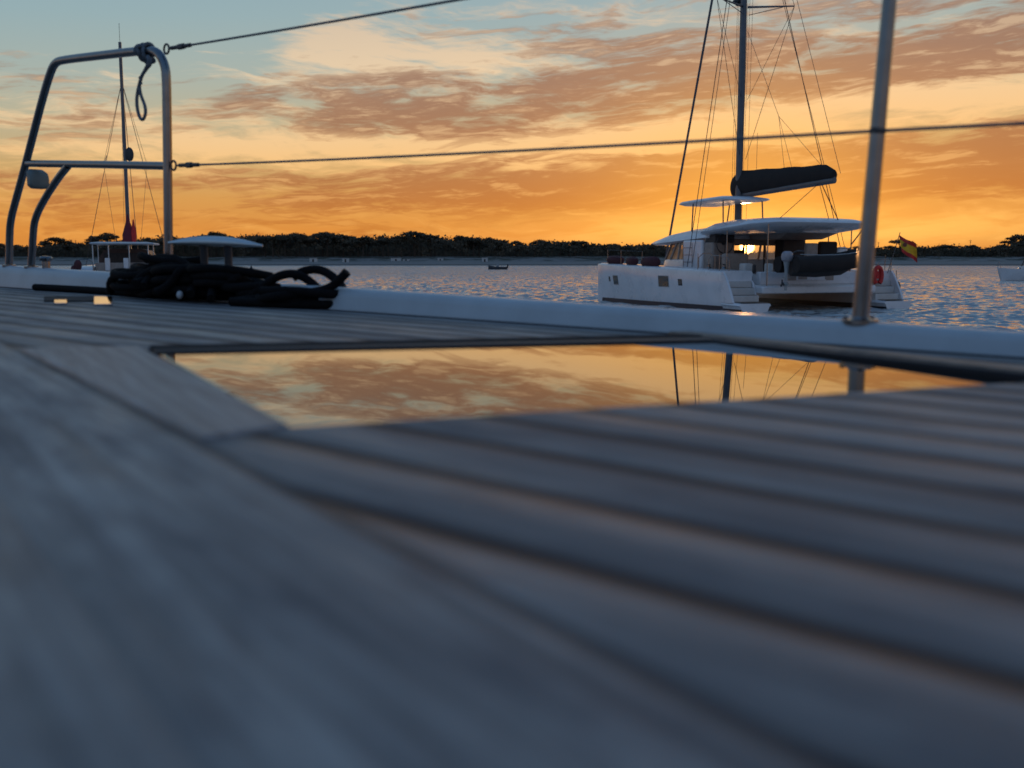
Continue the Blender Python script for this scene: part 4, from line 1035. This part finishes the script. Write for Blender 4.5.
# ---------------------------------------------------------------- mooring rope heap
def DP(px, d, h):
    x = (px-512)/1000*d; return Vector((x, d, deckz(x, d)+h))
def build_rope():
    random.seed(21)
    r = .0103
    T = root('mooring_rope', DP(220, 2.45, 0), 0, 'heap of thick black mooring rope coiled on the teak deck', 'rope')
    off = -T.location
    def strand(name, pts, rad=r):
        m = MB(); m.tube(pts, rad, 12, 2); return m.build(name, rope_black, T, off=off)
    def loops(cx, d, wpx, dd, h0, h1, n, seed, tilt=0.):
        random.seed(seed); P = []
        K = 9*n
        for k in range(K):
            a = 2*math.pi*k/9; f = k/K
            rw = wpx*(.72+.28*math.sin(k*.37+seed))*random.uniform(.93, 1.05); rd = dd*random.uniform(.8, 1.1)
            px = cx+rw*math.cos(a)+random.uniform(-3, 3); dp = d+rd*math.sin(a)
            h = h0+(h1-h0)*f+.008*math.sin(a*2+seed)+tilt*math.cos(a)
            P.append(DP(px, dp, max(r, h)))
        return P
    tail = [DP(37, 3.02, r), DP(60, 2.96, r), DP(90, 2.86, r), DP(118, 2.76, r), DP(150, 2.66, r), DP(190, 2.55, r+.002), DP(225, 2.46, r+.004), DP(255, 2.38, r+.01)]
    strand('rope_tail', tail)
    strand('rope_coil', loops(156, 2.66, 44, .085, r, .088, 5, 3, .004))
    strand('rope_coil', loops(178, 2.62, 42, .080, .03, .108, 4, 8, -.006))
    strand('rope_coil', loops(214, 2.50, 62, .075, r, .075, 5, 12, -.008))
    strand('rope_coil', loops(232, 2.44, 55, .070, .03, .080, 3, 17, -.016))
    strand('rope_coil', loops(290, 2.30, 48, .085, r, .026, 3, 23, 0.))
    strand('rope_coil', loops(262, 2.38, 42, .060, .02, .045, 2, 29, -.008))
    # strands lying in front, and the two standing bights
    strand('rope_strand', [DP(112, 2.70, r), DP(112, 2.66, .05), DP(135, 2.62, .07), DP(175, 2.56, .085), DP(215, 2.50, .078), DP(250, 2.42, .055), DP(275, 2.36, .035), DP(262, 2.27, .018), DP(236, 2.30, r)])
    strand('rope_strand', [DP(232, 2.29, r), DP(260, 2.25, r), DP(300, 2.22, r), DP(338, 2.20, r), DP(345, 2.23, .022), DP(343, 2.28, .05), DP(337, 2.31, .066), DP(322, 2.33, .088), DP(305, 2.34, .084), DP(294, 2.33, .066)])
    strand('rope_strand', [DP(242, 2.34, r), DP(258, 2.32, .03), DP(272, 2.31, .062), DP(290, 2.31, .078), DP(305, 2.32, .070), DP(318, 2.31, .045), DP(328, 2.28, .02), DP(340, 2.24, .014)])
    strand('rope_strand', [DP(286, 2.24, .03), DP(310, 2.21, .036), DP(328, 2.21, .044), DP(339, 2.20, .062), DP(348, 2.195, .084)])
    strand('rope_strand', [DP(150, 2.64, .10), DP(168, 2.58, .108), DP(185, 2.54, .10), DP(200, 2.49, .06), DP(196, 2.45, .02), DP(180, 2.47, r)])
    strand('rope_strand', [DP(262, 2.25, .036), DP(290, 2.22, .04), DP(320, 2.20, .036), DP(340, 2.2, .034), DP(346, 2.25, .03)])
    for k in range(7):
        cx = random.choice([165, 180, 200, 225, 245]); d0 = 2.66-(cx-140)*.0024; top = .10-(cx-140)*.00028
        P = []
        for q in range(7):
            f = q/6; P.append(DP(cx-38+76*f+random.uniform(-8, 8), d0+random.uniform(-.09, .05), max(r, top*(.35+.65*math.sin(math.pi*f))+random.uniform(-.012, .010))))
        strand('rope_strand', P)
    MB().ball(DP(181, 2.42, .018), (.008, .008, .010)).build('whipping', mat('white_whipping', (.55, .58, .6), .6), T, off=off)
build_rope()
# grey rope knotted on the pulpit with a hanging loop
def build_knot():
    random.seed(4)
    c = rp(145, 52); T = root('rope_loop', c, 0, 'grey rope knotted round the pulpit top bar with a long hanging loop', 'rope')
    off = -c; r = .0042; e = Vector((U.x, U.y, 0)); n = Vector((NI.x, NI.y, 0)); z = Vector((0, 0, 1))
    P = []
    for k in range(66):
        a = k*2*math.pi/11; f = k/65
        rr_ = .0165+.004*math.sin(k*1.1)
        P.append(c+e*(-.022+.044*f+.010*math.sin(a*.5))+n*rr_*math.cos(a)+z*(rr_*math.sin(a)))
    m = MB(); m.tube(P, r*1.15, 8, 1)
    P = [c+e*(.012*math.sin(k*2.2))+n*(.024+.004*math.cos(k))*math.cos(k*.9)+z*(.020*math.sin(k*.9+.6)-.006) for k in range(20)]
    m.tube(P, r*1.15, 8, 2)
    m.build('knot', rope_grey, T, off=off)
    def q(px, py, o=0.): return rp(px, py, .028+o)
    m = MB()
    m.tube([q(150, 58), q(151, 64), q(147, 68), q(142, 75), q(140, 82), q(137.5, 92), q(136.5, 102), q(138, 113), q(141, 120), q(144, 119), q(146, 112), q(144.5, 104), q(141, 96), q(139, 86), q(141, 78, .004), q(145, 70, .004), q(149, 62, .004), q(148, 56)], r*1.05, 8, 2)
    m.build('hanging_loop', rope_grey, T, off=off)
    m = MB(); P = [q(140.5+1.3*math.cos(k*1.3), 76+k*.75, .002+.004*math.sin(k*1.3)) for k in range(12)]
    m.tube(P, r*.7, 6, 1); m.build('seizing', rope_grey, T, off=off)
build_knot()
